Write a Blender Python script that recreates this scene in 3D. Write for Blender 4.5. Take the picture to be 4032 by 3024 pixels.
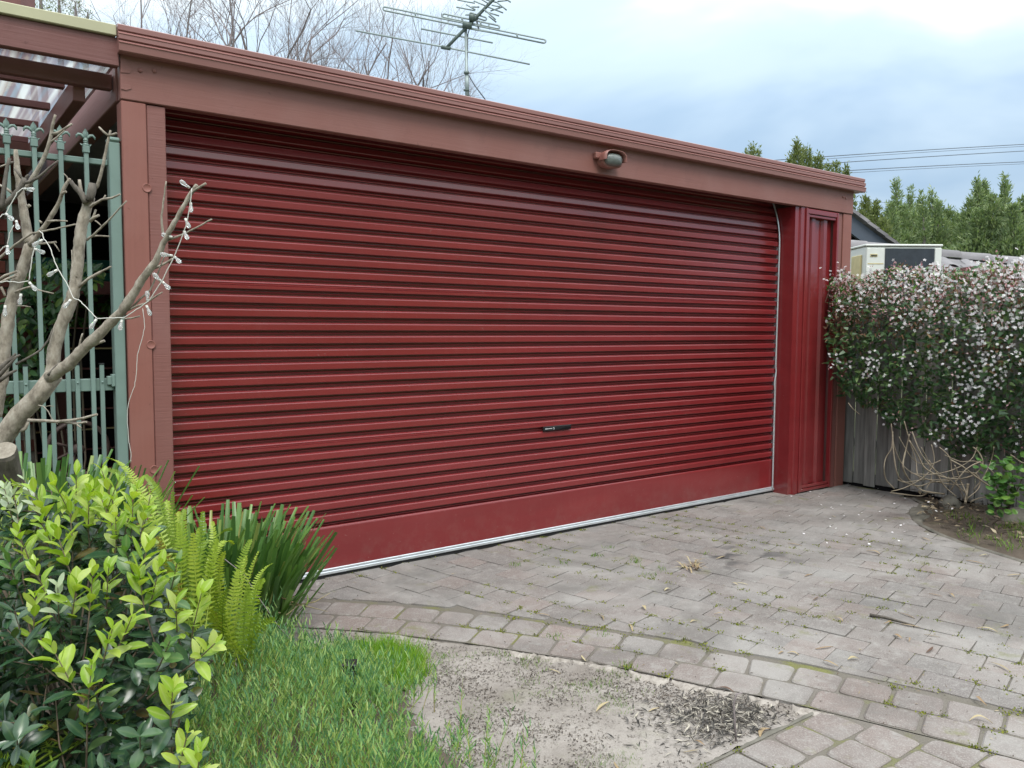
import bpy, math, random
import numpy as np
from mathutils import Matrix, Vector, noise as mnoise
R = math.radians
rng = random.Random(11)
nrg = np.random.default_rng(7)
sc = bpy.context.scene
for o in list(bpy.data.objects): bpy.data.objects.remove(o)
COL = sc.collection

# ------------------------------------------------------------------ camera
CAM = Vector((-0.98289, -3.97774, 1.38795)); YAW, PITCH, ROLL, FPX = R(36.659), R(-4.0), R(0.29), 810.72
FWD = Vector((math.sin(YAW)*math.cos(PITCH), math.cos(YAW)*math.cos(PITCH), math.sin(PITCH)))
_r = Vector((math.cos(YAW), -math.sin(YAW), 0)); _u = _r.cross(FWD)
RGT = _r*math.cos(ROLL)+_u*math.sin(ROLL); UPV = -_r*math.sin(ROLL)+_u*math.cos(ROLL)
cd = bpy.data.cameras.new('camera'); cam = bpy.data.objects.new('camera', cd); COL.objects.link(cam)
cd.sensor_width = 36; cd.lens = FPX/1024*36; cd.clip_start = .05; cd.clip_end = 2000
m3 = Matrix((RGT, UPV, -FWD)).transposed(); cam.matrix_world = Matrix.Translation(CAM) @ m3.to_4x4()
sc.camera = cam

# ------------------------------------------------------------------ world, sun, exposure
sc.view_settings.view_transform = 'Standard'; sc.view_settings.look = 'None'
sc.view_settings.exposure = 0.72; sc.view_settings.gamma = 1; sc.view_settings.use_curve_mapping = False
SUN_EL, SUN_AZ = R(58), R(200)          # azimuth measured clockwise from +y
w = bpy.data.worlds.new('World'); sc.world = w; w.use_nodes = True
nt = w.node_tree; nt.nodes.clear(); N = nt.nodes.new; L = nt.links.new
out = N('ShaderNodeOutputWorld'); bg = N('ShaderNodeBackground'); bg.inputs['Strength'].default_value = 0.1
sky = N('ShaderNodeTexSky'); sky.sky_type = 'NISHITA'; sky.sun_disc = False
sky.sun_elevation = SUN_EL; sky.sun_rotation = SUN_AZ; sky.altitude = 50
tc = N('ShaderNodeTexCoord'); sep = N('ShaderNodeSeparateXYZ'); L(tc.outputs['Generated'], sep.inputs[0])
def wmath(op, a, b=None, clamp=False):
    n = N('ShaderNodeMath'); n.operation = op; n.use_clamp = clamp
    for i, v in enumerate((a, b)):
        if v is None: continue
        if isinstance(v, (int, float)): n.inputs[i].default_value = v
        else: L(v, n.inputs[i])
    return n.outputs[0]
mp = N('ShaderNodeMapping'); mp.inputs['Scale'].default_value = (1.0, 1.0, 2.6); mp.inputs['Location'].default_value = (0.35, 0.1, 0.2)
L(tc.outputs['Generated'], mp.inputs[0])
n1 = N('ShaderNodeTexNoise'); n1.inputs['Scale'].default_value = 2.1; n1.inputs['Detail'].default_value = 5; n1.inputs['Roughness'].default_value = .48; n1.inputs['Distortion'].default_value = .25
L(mp.outputs[0], n1.inputs['Vector'])
el = wmath('MAXIMUM', sep.outputs['Z'], 0.0)
fac = wmath('ADD', wmath('MULTIPLY', el, 1.75), wmath('MULTIPLY', wmath('SUBTRACT', n1.outputs['Fac'], .5), 1.7))
fac = wmath('ADD', fac, 0.02, True)
cr = N('ShaderNodeValToRGB'); cr.color_ramp.interpolation = 'EASE'
e = cr.color_ramp.elements; e[0].position = 0.12; e[0].color = (2.45, 3.4, 4.5, 1); e[1].position = 0.75; e[1].color = (6.1, 6.6, 6.7, 1)
x = cr.color_ramp.elements.new(0.42); x.color = (3.8, 4.7, 5.5, 1)
L(fac, cr.inputs[0])
# an overcast dome grows brighter towards the zenith
gain = wmath('ADD', 0.80, wmath('MULTIPLY', el, 1.85))
vm = N('ShaderNodeVectorMath'); vm.operation = 'SCALE'; L(cr.outputs[0], vm.inputs[0]); L(gain, vm.inputs['Scale'])
mx = N('ShaderNodeMix'); mx.data_type = 'RGBA'; mx.inputs['Factor'].default_value = .88
L(sky.outputs[0], mx.inputs['A']); L(vm.outputs[0], mx.inputs['B'])
L(mx.outputs['Result'], bg.inputs['Color']); L(bg.outputs[0], out.inputs[0])
sd = bpy.data.lights.new('sun', 'SUN'); sd.energy = 1.5; sd.angle = R(24); sd.color = (1, .96, .9)
so = bpy.data.objects.new('sun', sd); COL.objects.link(so)
sdir = Vector((math.sin(SUN_AZ)*math.cos(SUN_EL), math.cos(SUN_AZ)*math.cos(SUN_EL), math.sin(SUN_EL)))
so.rotation_euler = sdir.to_track_quat('Z', 'Y').to_euler(); so.location = (0, -6, 12)

# ------------------------------------------------------------------ helpers
def at(px, py, D):          # photo point (1024 px frame) at a depth -> place in the world
    return CAM + (FWD + RGT*((px-512)/FPX) - UPV*((py-384)/FPX))*D
def at4(px, py, D): return at(px/3.9375, py/3.9375, D)
def ground(px, py, z=0.0):
    d = FWD + RGT*((px-512)/FPX) - UPV*((py-384)/FPX)
    return CAM + d*((z-CAM.z)/d.z)
def g4(px, py, z=0.0): return ground(px/3.9375, py/3.9375, z)
def toface(px, py, y=0.0):
    d = FWD + RGT*((px-512)/FPX) - UPV*((py-384)/FPX)
    return CAM + d*((y-CAM.y)/d.y)
def project(p):
    d = Vector(p)-CAM; D = d.dot(FWD)
    return (512+FPX*d.dot(RGT)/D, 384-FPX*d.dot(UPV)/D, D) if D > .05 else (-9e3, -9e3, D)
WM = {}
def world_of(o): return WM.get(o.name, Matrix.Identity(4))
def put(o, parent=None, M=None):
    M = M if M is not None else Matrix.Identity(4)
    COL.objects.link(o)
    if parent:
        o.parent = parent; o.matrix_local = world_of(parent).inverted() @ M
    else: o.matrix_world = M
    WM[o.name] = M.copy()
    return o
def tag(o, label=None, cat=None, group=None, kind=None):
    for k, v in (('label', label), ('category', cat), ('group', group), ('kind', kind)):
        if v: o[k] = v
    return o
def thing(name, label, cat, loc=(0, 0, 0), group=None):
    o = bpy.data.objects.new(name, None); o.empty_display_size = .1
    put(o, None, Matrix.Translation(Vector(loc))); return tag(o, label, cat, group)
class MB:
    def __init__(s): s.v = []; s.f = []; s.a = []; s.sm = []; s.mi = []
    def add(s, vs, fs, smooth=False, a=0., mi=0):
        b = len(s.v); s.v += [tuple(p) for p in vs]; s.a += [a]*len(vs)
        for f in fs: s.f.append(tuple(i+b for i in f)); s.sm.append(smooth); s.mi.append(mi)
        return s
    def box(s, lo, hi, M=None, bev=0.0, a=0., mi=0):
        x0, y0, z0 = lo; x1, y1, z1 = hi
        if bev > 0:
            b = min(bev, (x1-x0)*.45, (y1-y0)*.45, (z1-z0)*.45); P = []; idx = {}
            for sx in (0, 1):
                for sy in (0, 1):
                    for sz in (0, 1):
                        X, Y, Z = (x0, x1)[sx], (y0, y1)[sy], (z0, z1)[sz]
                        dx, dy, dz = (b, -b)[sx], (b, -b)[sy], (b, -b)[sz]
                        for ax, p in enumerate(((X, Y+dy, Z+dz), (X+dx, Y, Z+dz), (X+dx, Y+dy, Z))):
                            idx[(sx, sy, sz, ax)] = len(P); P.append(p)
            I = lambda a_, b_, c_, ax: idx[(a_, b_, c_, ax)]
            F = []
            for ax in range(3):
                for sgn in (0, 1):
                    q = []
                    for (p_, q_) in ((0, 0), (1, 0), (1, 1), (0, 1)):
                        k = [0, 0, 0]; k[ax] = sgn; k[(ax+1) % 3] = p_; k[(ax+2) % 3] = q_
                        q.append(I(*k, ax))
                    F.append(tuple(q) if sgn else tuple(reversed(q)))
            for ax in range(3):     # edge bevels along axis ax
                o1, o2 = (ax+1) % 3, (ax+2) % 3
                for p_ in (0, 1):
                    for q_ in (0, 1):
                        k0 = [0, 0, 0]; k0[o1] = p_; k0[o2] = q_; k1 = list(k0); k1[ax] = 1
                        f = (I(*k0, o1), I(*k1, o1), I(*k1, o2), I(*k0, o2))
                        F.append(f if (p_ ^ q_) == 0 else tuple(reversed(f)))
            for sx in (0, 1):
                for sy in (0, 1):
                    for sz in (0, 1):
                        f = (I(sx, sy, sz, 0), I(sx, sy, sz, 1), I(sx, sy, sz, 2))
                        F.append(f if (sx+sy+sz) % 2 else tuple(reversed(f)))
            vs = P; fs = F
        else:
            vs = [(x, y, z) for x in (x0, x1) for y in (y0, y1) for z in (z0, z1)]
            fs = [(0, 1, 3, 2), (4, 6, 7, 5), (0, 4, 5, 1), (2, 3, 7, 6), (0, 2, 6, 4), (1, 5, 7, 3)]
        if M is not None: vs = [M @ Vector(p) for p in vs]
        return s.add(vs, fs, False, a, mi)
    def tube(s, pts, rad, n=6, cap=True, a=0., mi=0, rough=0.0):
        pts = [Vector(p) for p in pts]; k = len(pts)
        if isinstance(rad, (int, float)): rad = [rad]*k
        vs = []; t0 = (pts[1]-pts[0]).normalized()
        nx = t0.orthogonal().normalized()
        for i in range(k):
            t = (pts[min(i+1, k-1)]-pts[max(i-1, 0)]).normalized()
            nx = (nx - t*nx.dot(t)); nx = nx.normalized() if nx.length > 1e-6 else t.orthogonal().normalized()
            ny = t.cross(nx)
            for j in range(n):
                g = 2*math.pi*j/n; rr = rad[i]*(1+(rng.uniform(-rough, rough) if rough else 0))
                vs.append(pts[i]+(nx*math.cos(g)+ny*math.sin(g))*rr)
        fs = [(i*n+j, i*n+(j+1) % n, (i+1)*n+(j+1) % n, (i+1)*n+j) for i in range(k-1) for j in range(n)]
        s.add(vs, fs, True, a, mi)
        if cap:
            b = len(s.v)-len(vs)
            s.f.append(tuple(b+j for j in reversed(range(n)))); s.sm.append(False); s.mi.append(mi)
            s.f.append(tuple(b+(k-1)*n+j for j in range(n))); s.sm.append(False); s.mi.append(mi)
        return s
    def prism(s, prof, p0, p1, ax=None, closed=True, a=0.):
        """profile [(y,z)] swept along x from p0 to p1"""
        n = len(prof); vs = [(p0, y, z) for y, z in prof]+[(p1, y, z) for y, z in prof]
        rg = range(n if closed else n-1)
        fs = [(i, n+i, n+(i+1) % n, (i+1) % n) for i in rg]
        if closed: fs += [tuple(range(n)), tuple(n+i for i in reversed(range(n)))]
        return s.add(vs, fs, False, a)
    def lathe(s, prof, n=16, M=None, a=0.):
        vs = []; fs = []; k = len(prof)
        for r_, z in prof:
            for j in range(n):
                g = 2*math.pi*j/n; vs.append(Vector((r_*math.cos(g), r_*math.sin(g), z)))
        if M is not None: vs = [M @ p for p in vs]
        fs = [(i*n+j, i*n+(j+1) % n, (i+1)*n+(j+1) % n, (i+1)*n+j) for i in range(k-1) for j in range(n)]
        return s.add(vs, fs, True, a)
    def mesh(s, name, mats):
        me = bpy.data.meshes.new(name); me.from_pydata(s.v, [], s.f)
        me.polygons.foreach_set('use_smooth', s.sm)
        for m in (mats if isinstance(mats, (list, tuple)) else [mats]): me.materials.append(m)
        if any(s.mi): me.polygons.foreach_set('material_index', s.mi)
        if any(s.a):
            at_ = me.attributes.new('rnd', 'FLOAT', 'POINT'); at_.data.foreach_set('value', s.a)
        me.update(); return me
    def build(s, name, mats, parent=None, kind=None, label=None):
        o = bpy.data.objects.new(name, s.mesh(name, mats)); put(o, parent)
        if kind: o['kind'] = kind
        if label: o['label'] = label
        return o
def scatter_mesh(name, V, F, mats4, mat, rnd=None, smooth=False, matidx=None):
    """join many transformed copies of a small template into one mesh (numpy)"""
    V = np.asarray(V, float); K = len(mats4); n = len(V); A = np.asarray(mats4, float).reshape(K, 4, 4)
    VV = np.einsum('kij,nj->kni', A[:, :3, :3], V)+A[:, None, :3, 3]
    me = bpy.data.meshes.new(name); lens = np.array([len(f) for f in F]); flat = np.concatenate([np.array(f) for f in F])
    me.vertices.add(K*n); me.vertices.foreach_set('co', VV.reshape(-1))
    tot = len(flat)*K; me.loops.add(tot)
    me.loops.foreach_set('vertex_index', (flat[None, :]+(np.arange(K)*n)[:, None]).reshape(-1).astype(np.int32))
    nf = len(F)*K; me.polygons.add(nf); L_ = np.tile(lens, K); st = np.concatenate([[0], np.cumsum(L_)[:-1]])
    me.polygons.foreach_set('loop_start', st.astype(np.int32)); me.polygons.foreach_set('loop_total', L_.astype(np.int32))
    if smooth: me.polygons.foreach_set('use_smooth', np.ones(nf, bool))
    if isinstance(mat, (list, tuple)):
        for m in mat: me.materials.append(m)
        if matidx is not None: me.polygons.foreach_set('material_index', np.repeat(np.asarray(matidx, np.int32), len(F)))
    else: me.materials.append(mat)
    rnd = nrg.random(K) if rnd is None else np.asarray(rnd)
    a_ = me.attributes.new('rnd', 'FLOAT', 'POINT'); a_.data.foreach_set('value', np.repeat(rnd, n).astype(np.float32))
    if n == 18:
        q = me.attributes.new('mid', 'FLOAT', 'POINT'); q.data.foreach_set('value', np.tile(np.array([0, 1, 0]*6, np.float32), K))
    me.update(calc_edges=True); me.validate(); return me
def frame(pos, fwd, up, sx=1, sy=1, sz=1):
    """matrix whose local +y runs along fwd and local +z near up"""
    y = Vector(fwd).normalized(); x = y.cross(Vector(up)); x = x.normalized() if x.length > 1e-5 else y.orthogonal().normalized(); z = x.cross(y)
    M = Matrix((x*sx, y*sy, z*sz)).transposed().to_4x4(); M.translation = Vector(pos); return M

# ------------------------------------------------------------------ materials
def newmat(name):
    m = bpy.data.materials.new(name); m.use_nodes = True; t = m.node_tree; t.nodes.clear()
    o = t.nodes.new('ShaderNodeOutputMaterial'); b = t.nodes.new('ShaderNodeBsdfPrincipled'); t.links.new(b.outputs[0], o.inputs[0])
    return m, t, b, o
def nz(t, scale, detail=3, rough=.55, coords=None, stretch=None, dist=0):
    g = t.nodes.new('ShaderNodeNewGeometry') if coords is None else None
    src = g.outputs['Position'] if g else coords
    if stretch:
        q = t.nodes.new('ShaderNodeMapping'); q.inputs['Scale'].default_value = stretch; t.links.new(src, q.inputs[0]); src = q.outputs[0]
    n = t.nodes.new('ShaderNodeTexNoise'); n.inputs['Scale'].default_value = scale; n.inputs['Detail'].default_value = detail; n.inputs['Roughness'].default_value = rough; n.inputs['Distortion'].default_value = dist
    t.links.new(src, n.inputs['Vector']); return n.outputs['Fac']
def ramp(t, fac, stops, interp='LINEAR'):
    r = t.nodes.new('ShaderNodeValToRGB'); r.color_ramp.interpolation = interp; el = r.color_ramp.elements
    while len(el) < len(stops): el.new(.5)
    for e_, (p, c) in zip(el, stops):
        e_.position = p; e_.color = (*c, 1) if len(c) == 3 else c
    t.links.new(fac, r.inputs[0]); return r.outputs[0]
def mixc(t, fac, a, b, mode='MIX'):
    m = t.nodes.new('ShaderNodeMix'); m.data_type = 'RGBA'; m.blend_type = mode
    for k, v in (('Factor', fac), ('A', a), ('B', b)):
        s = m.inputs[k]
        if k == 'Factor': s = m.inputs[0]
        elif k == 'A': s = m.inputs[6]
        else: s = m.inputs[7]
        if isinstance(v, (int, float)): s.default_value = v
        elif isinstance(v, tuple): s.default_value = (*v, 1) if len(v) == 3 else v
        else: t.links.new(v, s)
    return m.outputs[2]
def mth(t, op, a, b=None, clamp=False):
    n = t.nodes.new('ShaderNodeMath'); n.operation = op; n.use_clamp = clamp
    for i, v in enumerate((a, b)):
        if v is None: continue
        if isinstance(v, (int, float)): n.inputs[i].default_value = v
        else: t.links.new(v, n.inputs[i])
    return n.outputs[0]
def rnd_of(t):
    a = t.nodes.new('ShaderNodeAttribute'); a.attribute_name = 'rnd'; o = t.nodes.new('ShaderNodeObjectInfo')
    return mth(t, 'FRACT', mth(t, 'ADD', a.outputs['Fac'], o.outputs['Random']))
def bump(t, b, h, strength=.3, dist=.01):
    n = t.nodes.new('ShaderNodeBump'); n.inputs['Strength'].default_value = strength; n.inputs['Distance'].default_value = dist
    t.links.new(h, n.inputs['Height']); t.links.new(n.outputs[0], b.inputs['Normal'])
def simple(name, col, rough=.6, var=.12, scale=8, spec=.5, metal=0., bmp=0., bscale=60, stretch=None, objvar=.0):
    m, t, b, o = newmat(name)
    n = nz(t, scale, 4, stretch=stretch)
    lo = tuple(c*(1-var) for c in col); hi = tuple(min(1, c*(1+var)) for c in col)
    c = ramp(t, n, [(.3, lo), (.7, hi)])
    if objvar:
        r_ = rnd_of(t); k = mth(t, 'ADD', mth(t, 'MULTIPLY', r_, 2*objvar), 1-objvar)
        vs = t.nodes.new('ShaderNodeVectorMath'); vs.operation = 'SCALE'; t.links.new(c, vs.inputs[0]); t.links.new(k, vs.inputs['Scale']); c = vs.outputs[0]
    t.links.new(c, b.inputs['Base Color']); b.inputs['Roughness'].default_value = rough
    b.inputs['Specular IOR Level'].default_value = spec; b.inputs['Metallic'].default_value = metal
    if bmp: bump(t, b, nz(t, bscale, 4, stretch=stretch), bmp, .004)
    return m
def leafmat(name, stops, rough=.4, transl=.3, spec=.5, tint=(1.0, 1.15, .5), vein=None):
    m, t, b, o = newmat(name)
    c = ramp(t, rnd_of(t), stops)
    if vein:
        a_ = t.nodes.new('ShaderNodeAttribute'); a_.attribute_name = 'mid'; p_ = mth(t, 'POWER', a_.outputs['Fac'], 5.0)
        c = mixc(t, mth(t, 'MULTIPLY', p_, .55), c, vein); c = mixc(t, mth(t, 'MULTIPLY', mth(t, 'SUBTRACT', nz(t, 55, 3), .5, True), 1.1), c, tuple(k*.6 for k in vein))
    t.links.new(c, b.inputs['Base Color'])
    b.inputs['Roughness'].default_value = rough; b.inputs['Specular IOR Level'].default_value = spec
    tr = t.nodes.new('ShaderNodeBsdfTranslucent'); t.links.new(mixc(t, 1.0, c, tint, 'MULTIPLY'), tr.inputs['Color'])
    mx_ = t.nodes.new('ShaderNodeMixShader'); mx_.inputs[0].default_value = transl
    t.links.new(b.outputs[0], mx_.inputs[1]); t.links.new(tr.outputs[0], mx_.inputs[2]); t.links.new(mx_.outputs[0], o.inputs[0])
    return m
def wood_paint(name, col, var=.1, grain=(1.2, 40, 40), bmp=.35):
    """painted timber: grain runs along x by default"""
    m, t, b, o = newmat(name)
    fine = nz(t, 2.2, 6, .6, stretch=grain); big = nz(t, 2.5, 3)
    c = mixc(t, mth(t, 'MULTIPLY', fine, .55), tuple(k*(1+var) for k in col), tuple(k*(1-2.2*var) for k in col))
    c = mixc(t, mth(t, 'MULTIPLY', mth(t, 'SUBTRACT', big, .45, True), 2.2, True), c, tuple(k*f for k, f in zip(col, (1.15, 1.35, 1.42))))
    st = nz(t, 6, 5, .7, dist=.5); c = mixc(t, mth(t, 'MULTIPLY', mth(t, 'SUBTRACT', st, .55, True), 2.2, True), c, tuple(k*f for k, f in zip(col, (.70, .68, .70))))
    spots = nz(t, 26, 2); c = mixc(t, mth(t, 'MULTIPLY', mth(t, 'GREATER_THAN', spots, .735), .45), c, tuple(k*.5 for k in col))
    t.links.new(c, b.inputs['Base Color']); b.inputs['Roughness'].default_value = .5; b.inputs['Specular IOR Level'].default_value = .4
    bump(t, b, fine, bmp, .003); return m

MAT = {}
BROWN = (.222, .095, .081)
MAT['beam'] = wood_paint('beam_paint', BROWN)
MAT['post'] = wood_paint('post_paint', (.250, .098, .080), grain=(40, 40, 1.2), bmp=.25)
MAT['strip'] = wood_paint('strip_paint', (.215, .089, .078), grain=(1.5, 40, 55), bmp=.5)
MAT['pergola'] = wood_paint('pergola_paint', (.175, .072, .066), grain=(1.0, 30, 34), bmp=.5)
MAT['rafter'] = wood_paint('rafter_paint', (.24, .105, .095), grain=(30, 1.0, 30), bmp=.4)
MAT['fascia'] = simple('fascia_steel_paint', (.262, .125, .114), .36, .10, 1.7, stretch=(.5, 3, 3), bmp=.05, bscale=9)
def steel_red():
    m, t, b, o = newmat('red_steel_paint')
    big = nz(t, 1.1, 3); n = nz(t, 5, 4, stretch=(.25, 1, 1.4)); dust = nz(t, 9, 5, .65, stretch=(.5, 1, 1))
    c = ramp(t, n, [(.3, (.172, .0140, .0170)), (.7, (.208, .0195, .0225))])
    c = mixc(t, mth(t, 'MULTIPLY', mth(t, 'SUBTRACT', dust, .52, True), .22), c, (.26, .12, .11))
    strk = nz(t, 1, 4, .6, stretch=(14, 14, .5)); c = mixc(t, mth(t, 'MULTIPLY', mth(t, 'SUBTRACT', strk, .56, True), .4, True), c, (.24, .10, .095))
    g = t.nodes.new('ShaderNodeNewGeometry'); sx = t.nodes.new('ShaderNodeSeparateXYZ'); t.links.new(g.outputs['Position'], sx.inputs[0])
    low = mth(t, 'SUBTRACT', 1.0, mth(t, 'MULTIPLY', sx.outputs['Z'], 3.6), True); spl = nz(t, 11, 5, .7)
    c = mixc(t, mth(t, 'MULTIPLY', mth(t, 'MULTIPLY', low, mth(t, 'SUBTRACT', spl, .46, True)), 1.3, True), c, (.22, .125, .11))
    spk = nz(t, 75, 2); c = mixc(t, mth(t, 'MULTIPLY', mth(t, 'GREATER_THAN', spk, .74), .35), c, (.30, .22, .20))
    t.links.new(c, b.inputs['Base Color'])
    t.links.new(mth(t, 'ADD', mth(t, 'MULTIPLY', big, .16), .24), b.inputs['Roughness'])
    b.inputs['Specular IOR Level'].default_value = .5; b.inputs['Coat Weight'].default_value = .7; b.inputs['Coat Roughness'].default_value = .16
    bump(t, b, nz(t, 3.2, 2, stretch=(.35, 1, 1)), .10, .006); return m
MAT['red'] = steel_red()
MAT['galv'] = simple('aluminium', (.62, .66, .70), .35, .1, 12, metal=.6)
MAT['rubber'] = simple('black_rubber', (.012, .012, .014), .7)
MAT['black'] = simple('black_plastic', (.012, .014, .016), .35, .1)
MAT['white_print'] = simple('white_print', (.75, .76, .78), .5)
MAT['cream'] = simple('cream_flashing', (.46, .44, .29), .5, .10, 3.2, bmp=.05)
MAT['green'] = simple('green_gate_paint', (.165, .235, .212), .45, .10, 6, objvar=.05, bmp=.06, bscale=30)
MAT['dark'] = simple('dark_timber_and_shade', (.007, .0065, .0075), .8, .2, 6, .15)  # near-black colour carries the roof shade on walls behind the gate
MAT['dark2'] = simple('dark_blue_paint', (.045, .06, .085), .5, .1, 5)
MAT['wall'] = simple('garage_wall_paint', (.16, .065, .055), .6, .1, 5)
MAT['roofsheet'] = simple('roof_steel', (.30, .30, .30), .45)
MAT['brick'] = simple('red_brick', (.165, .045, .032), .85, .22, 30, bmp=.3, objvar=.28)
MAT['mortar'] = simple('mortar', (.25, .20, .17), .9, .15, 40)
MAT['lampglass'] = simple('ribbed_lamp_glass', (.13, .145, .14), .18, .12, 30, spec=.6, bmp=.4, bscale=140)
MAT['lamphood'] = simple('lamp_hood_paint', (.25, .105, .088), .38, .08, 14)
MAT['teal'] = simple('teal_awning', (.02, .20, .17), .5)
MAT['trim'] = simple('brown_window_trim', (.16, .06, .05), .5)
MAT['hoop'] = simple('weathered_hoop', (.10, .066, .058), .6, .2, 10)
MAT['stonewall'] = simple('grey_render', (.06, .06, .058), .8, .2, 8)
MAT['white'] = simple('white_enamel', (.66, .68, .64), .4, .07, 6)
MAT['yellowed'] = simple('yellowed_plastic', (.55, .47, .24), .5, .12, 8)
MAT['grille'] = simple('grille_dark', (.028, .036, .048), .5, .2, 20)
MAT['rooftile'] = simple('grey_roof_tile', (.19, .18, .19), .8, .2, 6, bmp=.25, objvar=.22)
MAT['paling'] = simple('weathered_paling', (.20, .19, .18), .85, .40, 3.2, stretch=(9, 9, .7), bmp=.5, bscale=14, objvar=.40)
MAT['wire'] = simple('dark_cable', (.09, .10, .12), .6)
MAT['antenna'] = simple('antenna_alloy', (.26, .31, .31), .45, .1, 20, metal=.25)
MAT['antenna_dark'] = simple('antenna_bracket', (.07, .10, .09), .5)
MAT['cord'] = simple('clear_cord', (.55, .54, .50), .35, .05)
MAT['moss'] = leafmat('moss', [(0, (.10, .13, .015)), (.6, (.17, .19, .02)), (1, (.24, .24, .04))], .8, .15, .2)
MAT['litter'] = leafmat('dry_litter', [(0, (.03, .024, .02)), (.35, (.085, .062, .045)), (.7, (.20, .15, .10)), (1, (.40, .34, .24))], .75, .1, .2, (1, 1, 1))
MAT['soilcrumb'] = leafmat('soil_crumb', [(0, (.035, .029, .025)), (.5, (.09, .073, .06)), (.8, (.19, .16, .135)), (1, (.42, .38, .33))], .9, .05, .2, (1, 1, 1))
MAT['char'] = leafmat('dark_debris', [(0, (.03, .029, .028)), (.40, (.09, .083, .079)), (.65, (.24, .215, .19)), (1, (.48, .44, .37))], .8, .05, .2, (1, 1, 1))
MAT['dryleaf'] = leafmat('fallen_gum_leaf', [(0, (.28, .19, .11)), (.45, (.42, .34, .20)), (.8, (.50, .44, .27)), (1, (.12, .07, .05))], .6, .15, .3, (1, 1, 1))
MAT['petal'] = leafmat('white_petal', [(0, (.72, .66, .70)), (.5, (.82, .80, .82)), (1, (.86, .86, .84))], .6, .3, .2, (1, 1, 1))
MAT['bud'] = leafmat('pink_bud', [(0, (.42, .16, .17)), (.5, (.62, .38, .40)), (1, (.74, .58, .60))], .6, .3, .2, (1, .9, .9))
MAT['jleaf'] = leafmat('jasmine_leaf', [(0, (.028, .078, .030)), (.6, (.07, .145, .052)), (1, (.155, .23, .08))], .42, .25)
MAT['jdead'] = leafmat('brown_jasmine_leaf', [(0, (.09, .05, .032)), (.6, (.17, .095, .06)), (1, (.27, .19, .11))], .7, .2, .2, (1, .9, .7))
MAT['darkleaf'] = leafmat('old_shrub_leaf', [(0, (.014, .042, .022)), (.55, (.028, .072, .034)), (.93, (.055, .115, .045)), (.975, (.10, .12, .03)), (1, (.16, .10, .04))], .27, .12, .6, (.9, 1.2, .4), (.09, .15, .06))
MAT['newleaf'] = leafmat('young_shrub_leaf', [(0, (.22, .38, .03)), (.5, (.34, .49, .05)), (.85, (.43, .54, .09)), (1, (.48, .56, .20))], .36, .36, .5, (1.1, 1.15, .35), (.52, .60, .25))
MAT['midleaf'] = leafmat('mid_shrub_leaf', [(0, (.05, .13, .035)), (.6, (.09, .20, .045)), (1, (.17, .28, .09))], .34, .28, .5, (1., 1.2, .4), (.24, .33, .12))
MAT['silverleaf'] = leafmat('silver_bud_leaf', [(0, (.40, .48, .30)), (1, (.55, .62, .45))], .5, .25, .4, (1, 1, .8))
MAT['fern'] = leafmat('fern_frond', [(0, (.11, .19, .022)), (.5, (.27, .40, .045)), (.9, (.42, .52, .08)), (1, (.34, .26, .09))], .45, .38, .4, (1.1, 1.1, .3))
MAT['strap'] = leafmat('strappy_leaf', [(0, (.065, .155, .042)), (.6, (.125, .245, .062)), (.9, (.20, .33, .085)), (1, (.36, .34, .12))], .36, .22, .5, (1, 1.15, .4))
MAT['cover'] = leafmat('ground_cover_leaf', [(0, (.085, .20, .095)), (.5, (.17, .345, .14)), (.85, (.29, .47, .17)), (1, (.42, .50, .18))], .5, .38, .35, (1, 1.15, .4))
MAT['coverstem'] = leafmat('cover_stem', [(0, (.16, .26, .07)), (.6, (.28, .34, .08)), (1, (.36, .24, .09))], .6, .2, .3)
MAT['grass'] = leafmat('grass_blade', [(0, (.07, .17, .016)), (.7, (.15, .29, .03)), (1, (.28, .30, .09))], .5, .3, .3, (1.1, 1.15, .35))
MAT['tuft'] = leafmat('tuft_blade', [(0, (.13, .30, .02)), (.7, (.22, .42, .035)), (1, (.36, .42, .10))], .5, .35, .3, (1.1, 1.15, .35))
MAT['weed'] = leafmat('weed_leaf', [(0, (.035, .10, .022)), (.6, (.07, .17, .032)), (1, (.15, .27, .05))], .4, .25)
MAT['vine'] = leafmat('vine_leaf', [(0, (.025, .075, .03)), (.7, (.06, .15, .04)), (1, (.17, .26, .05))], .4, .25)
MAT['conifer'] = leafmat('far_tree_leaf', [(0, (.16, .22, .125)), (.6, (.255, .32, .175)), (1, (.35, .40, .22))], .6, .3, .2)
MAT['gum'] = leafmat('far_gum_leaf', [(0, (.13, .165, .07)), (1, (.26, .29, .13))], .6, .3, .2)
MAT['stem'] = simple('green_brown_stem', (.16, .12, .085), .7, .2, 14)
def bark(name, c0, c1, c2, sc_=18, st=(1, 1, .35), b_=.6):
    m, t, b, o = newmat(name); n = nz(t, sc_, 6, .65, stretch=st); n2 = nz(t, 5, 3)
    c = ramp(t, n, [(.28, c0), (.5, c1), (.72, c2)]); c = mixc(t, mth(t, 'MULTIPLY', n2, .4), c, tuple(k*.75 for k in c1))
    t.links.new(c, b.inputs['Base Color']); b.inputs['Roughness'].default_value = .85; bump(t, b, n, b_, .006); return m
MAT['bark'] = bark('pale_pruned_bark', (.085, .066, .05), (.30, .26, .21), (.46, .42, .36), 48, (1, 1, .55), 1.0)
MAT['barkdark'] = bark('dark_dead_bark', (.05, .042, .035), (.11, .095, .08), (.19, .165, .14), 60)
MAT['cutwood'] = bark('cut_wood', (.17, .14, .11), (.27, .235, .19), (.36, .32, .27), 70, (1, 1, 1), .3)
MAT['bare'] = simple('bare_twig', (.25, .21, .215), .85, .18, 3)
MAT['barestem'] = simple('bare_limb', (.18, .152, .152), .85, .2, 3)
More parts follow.
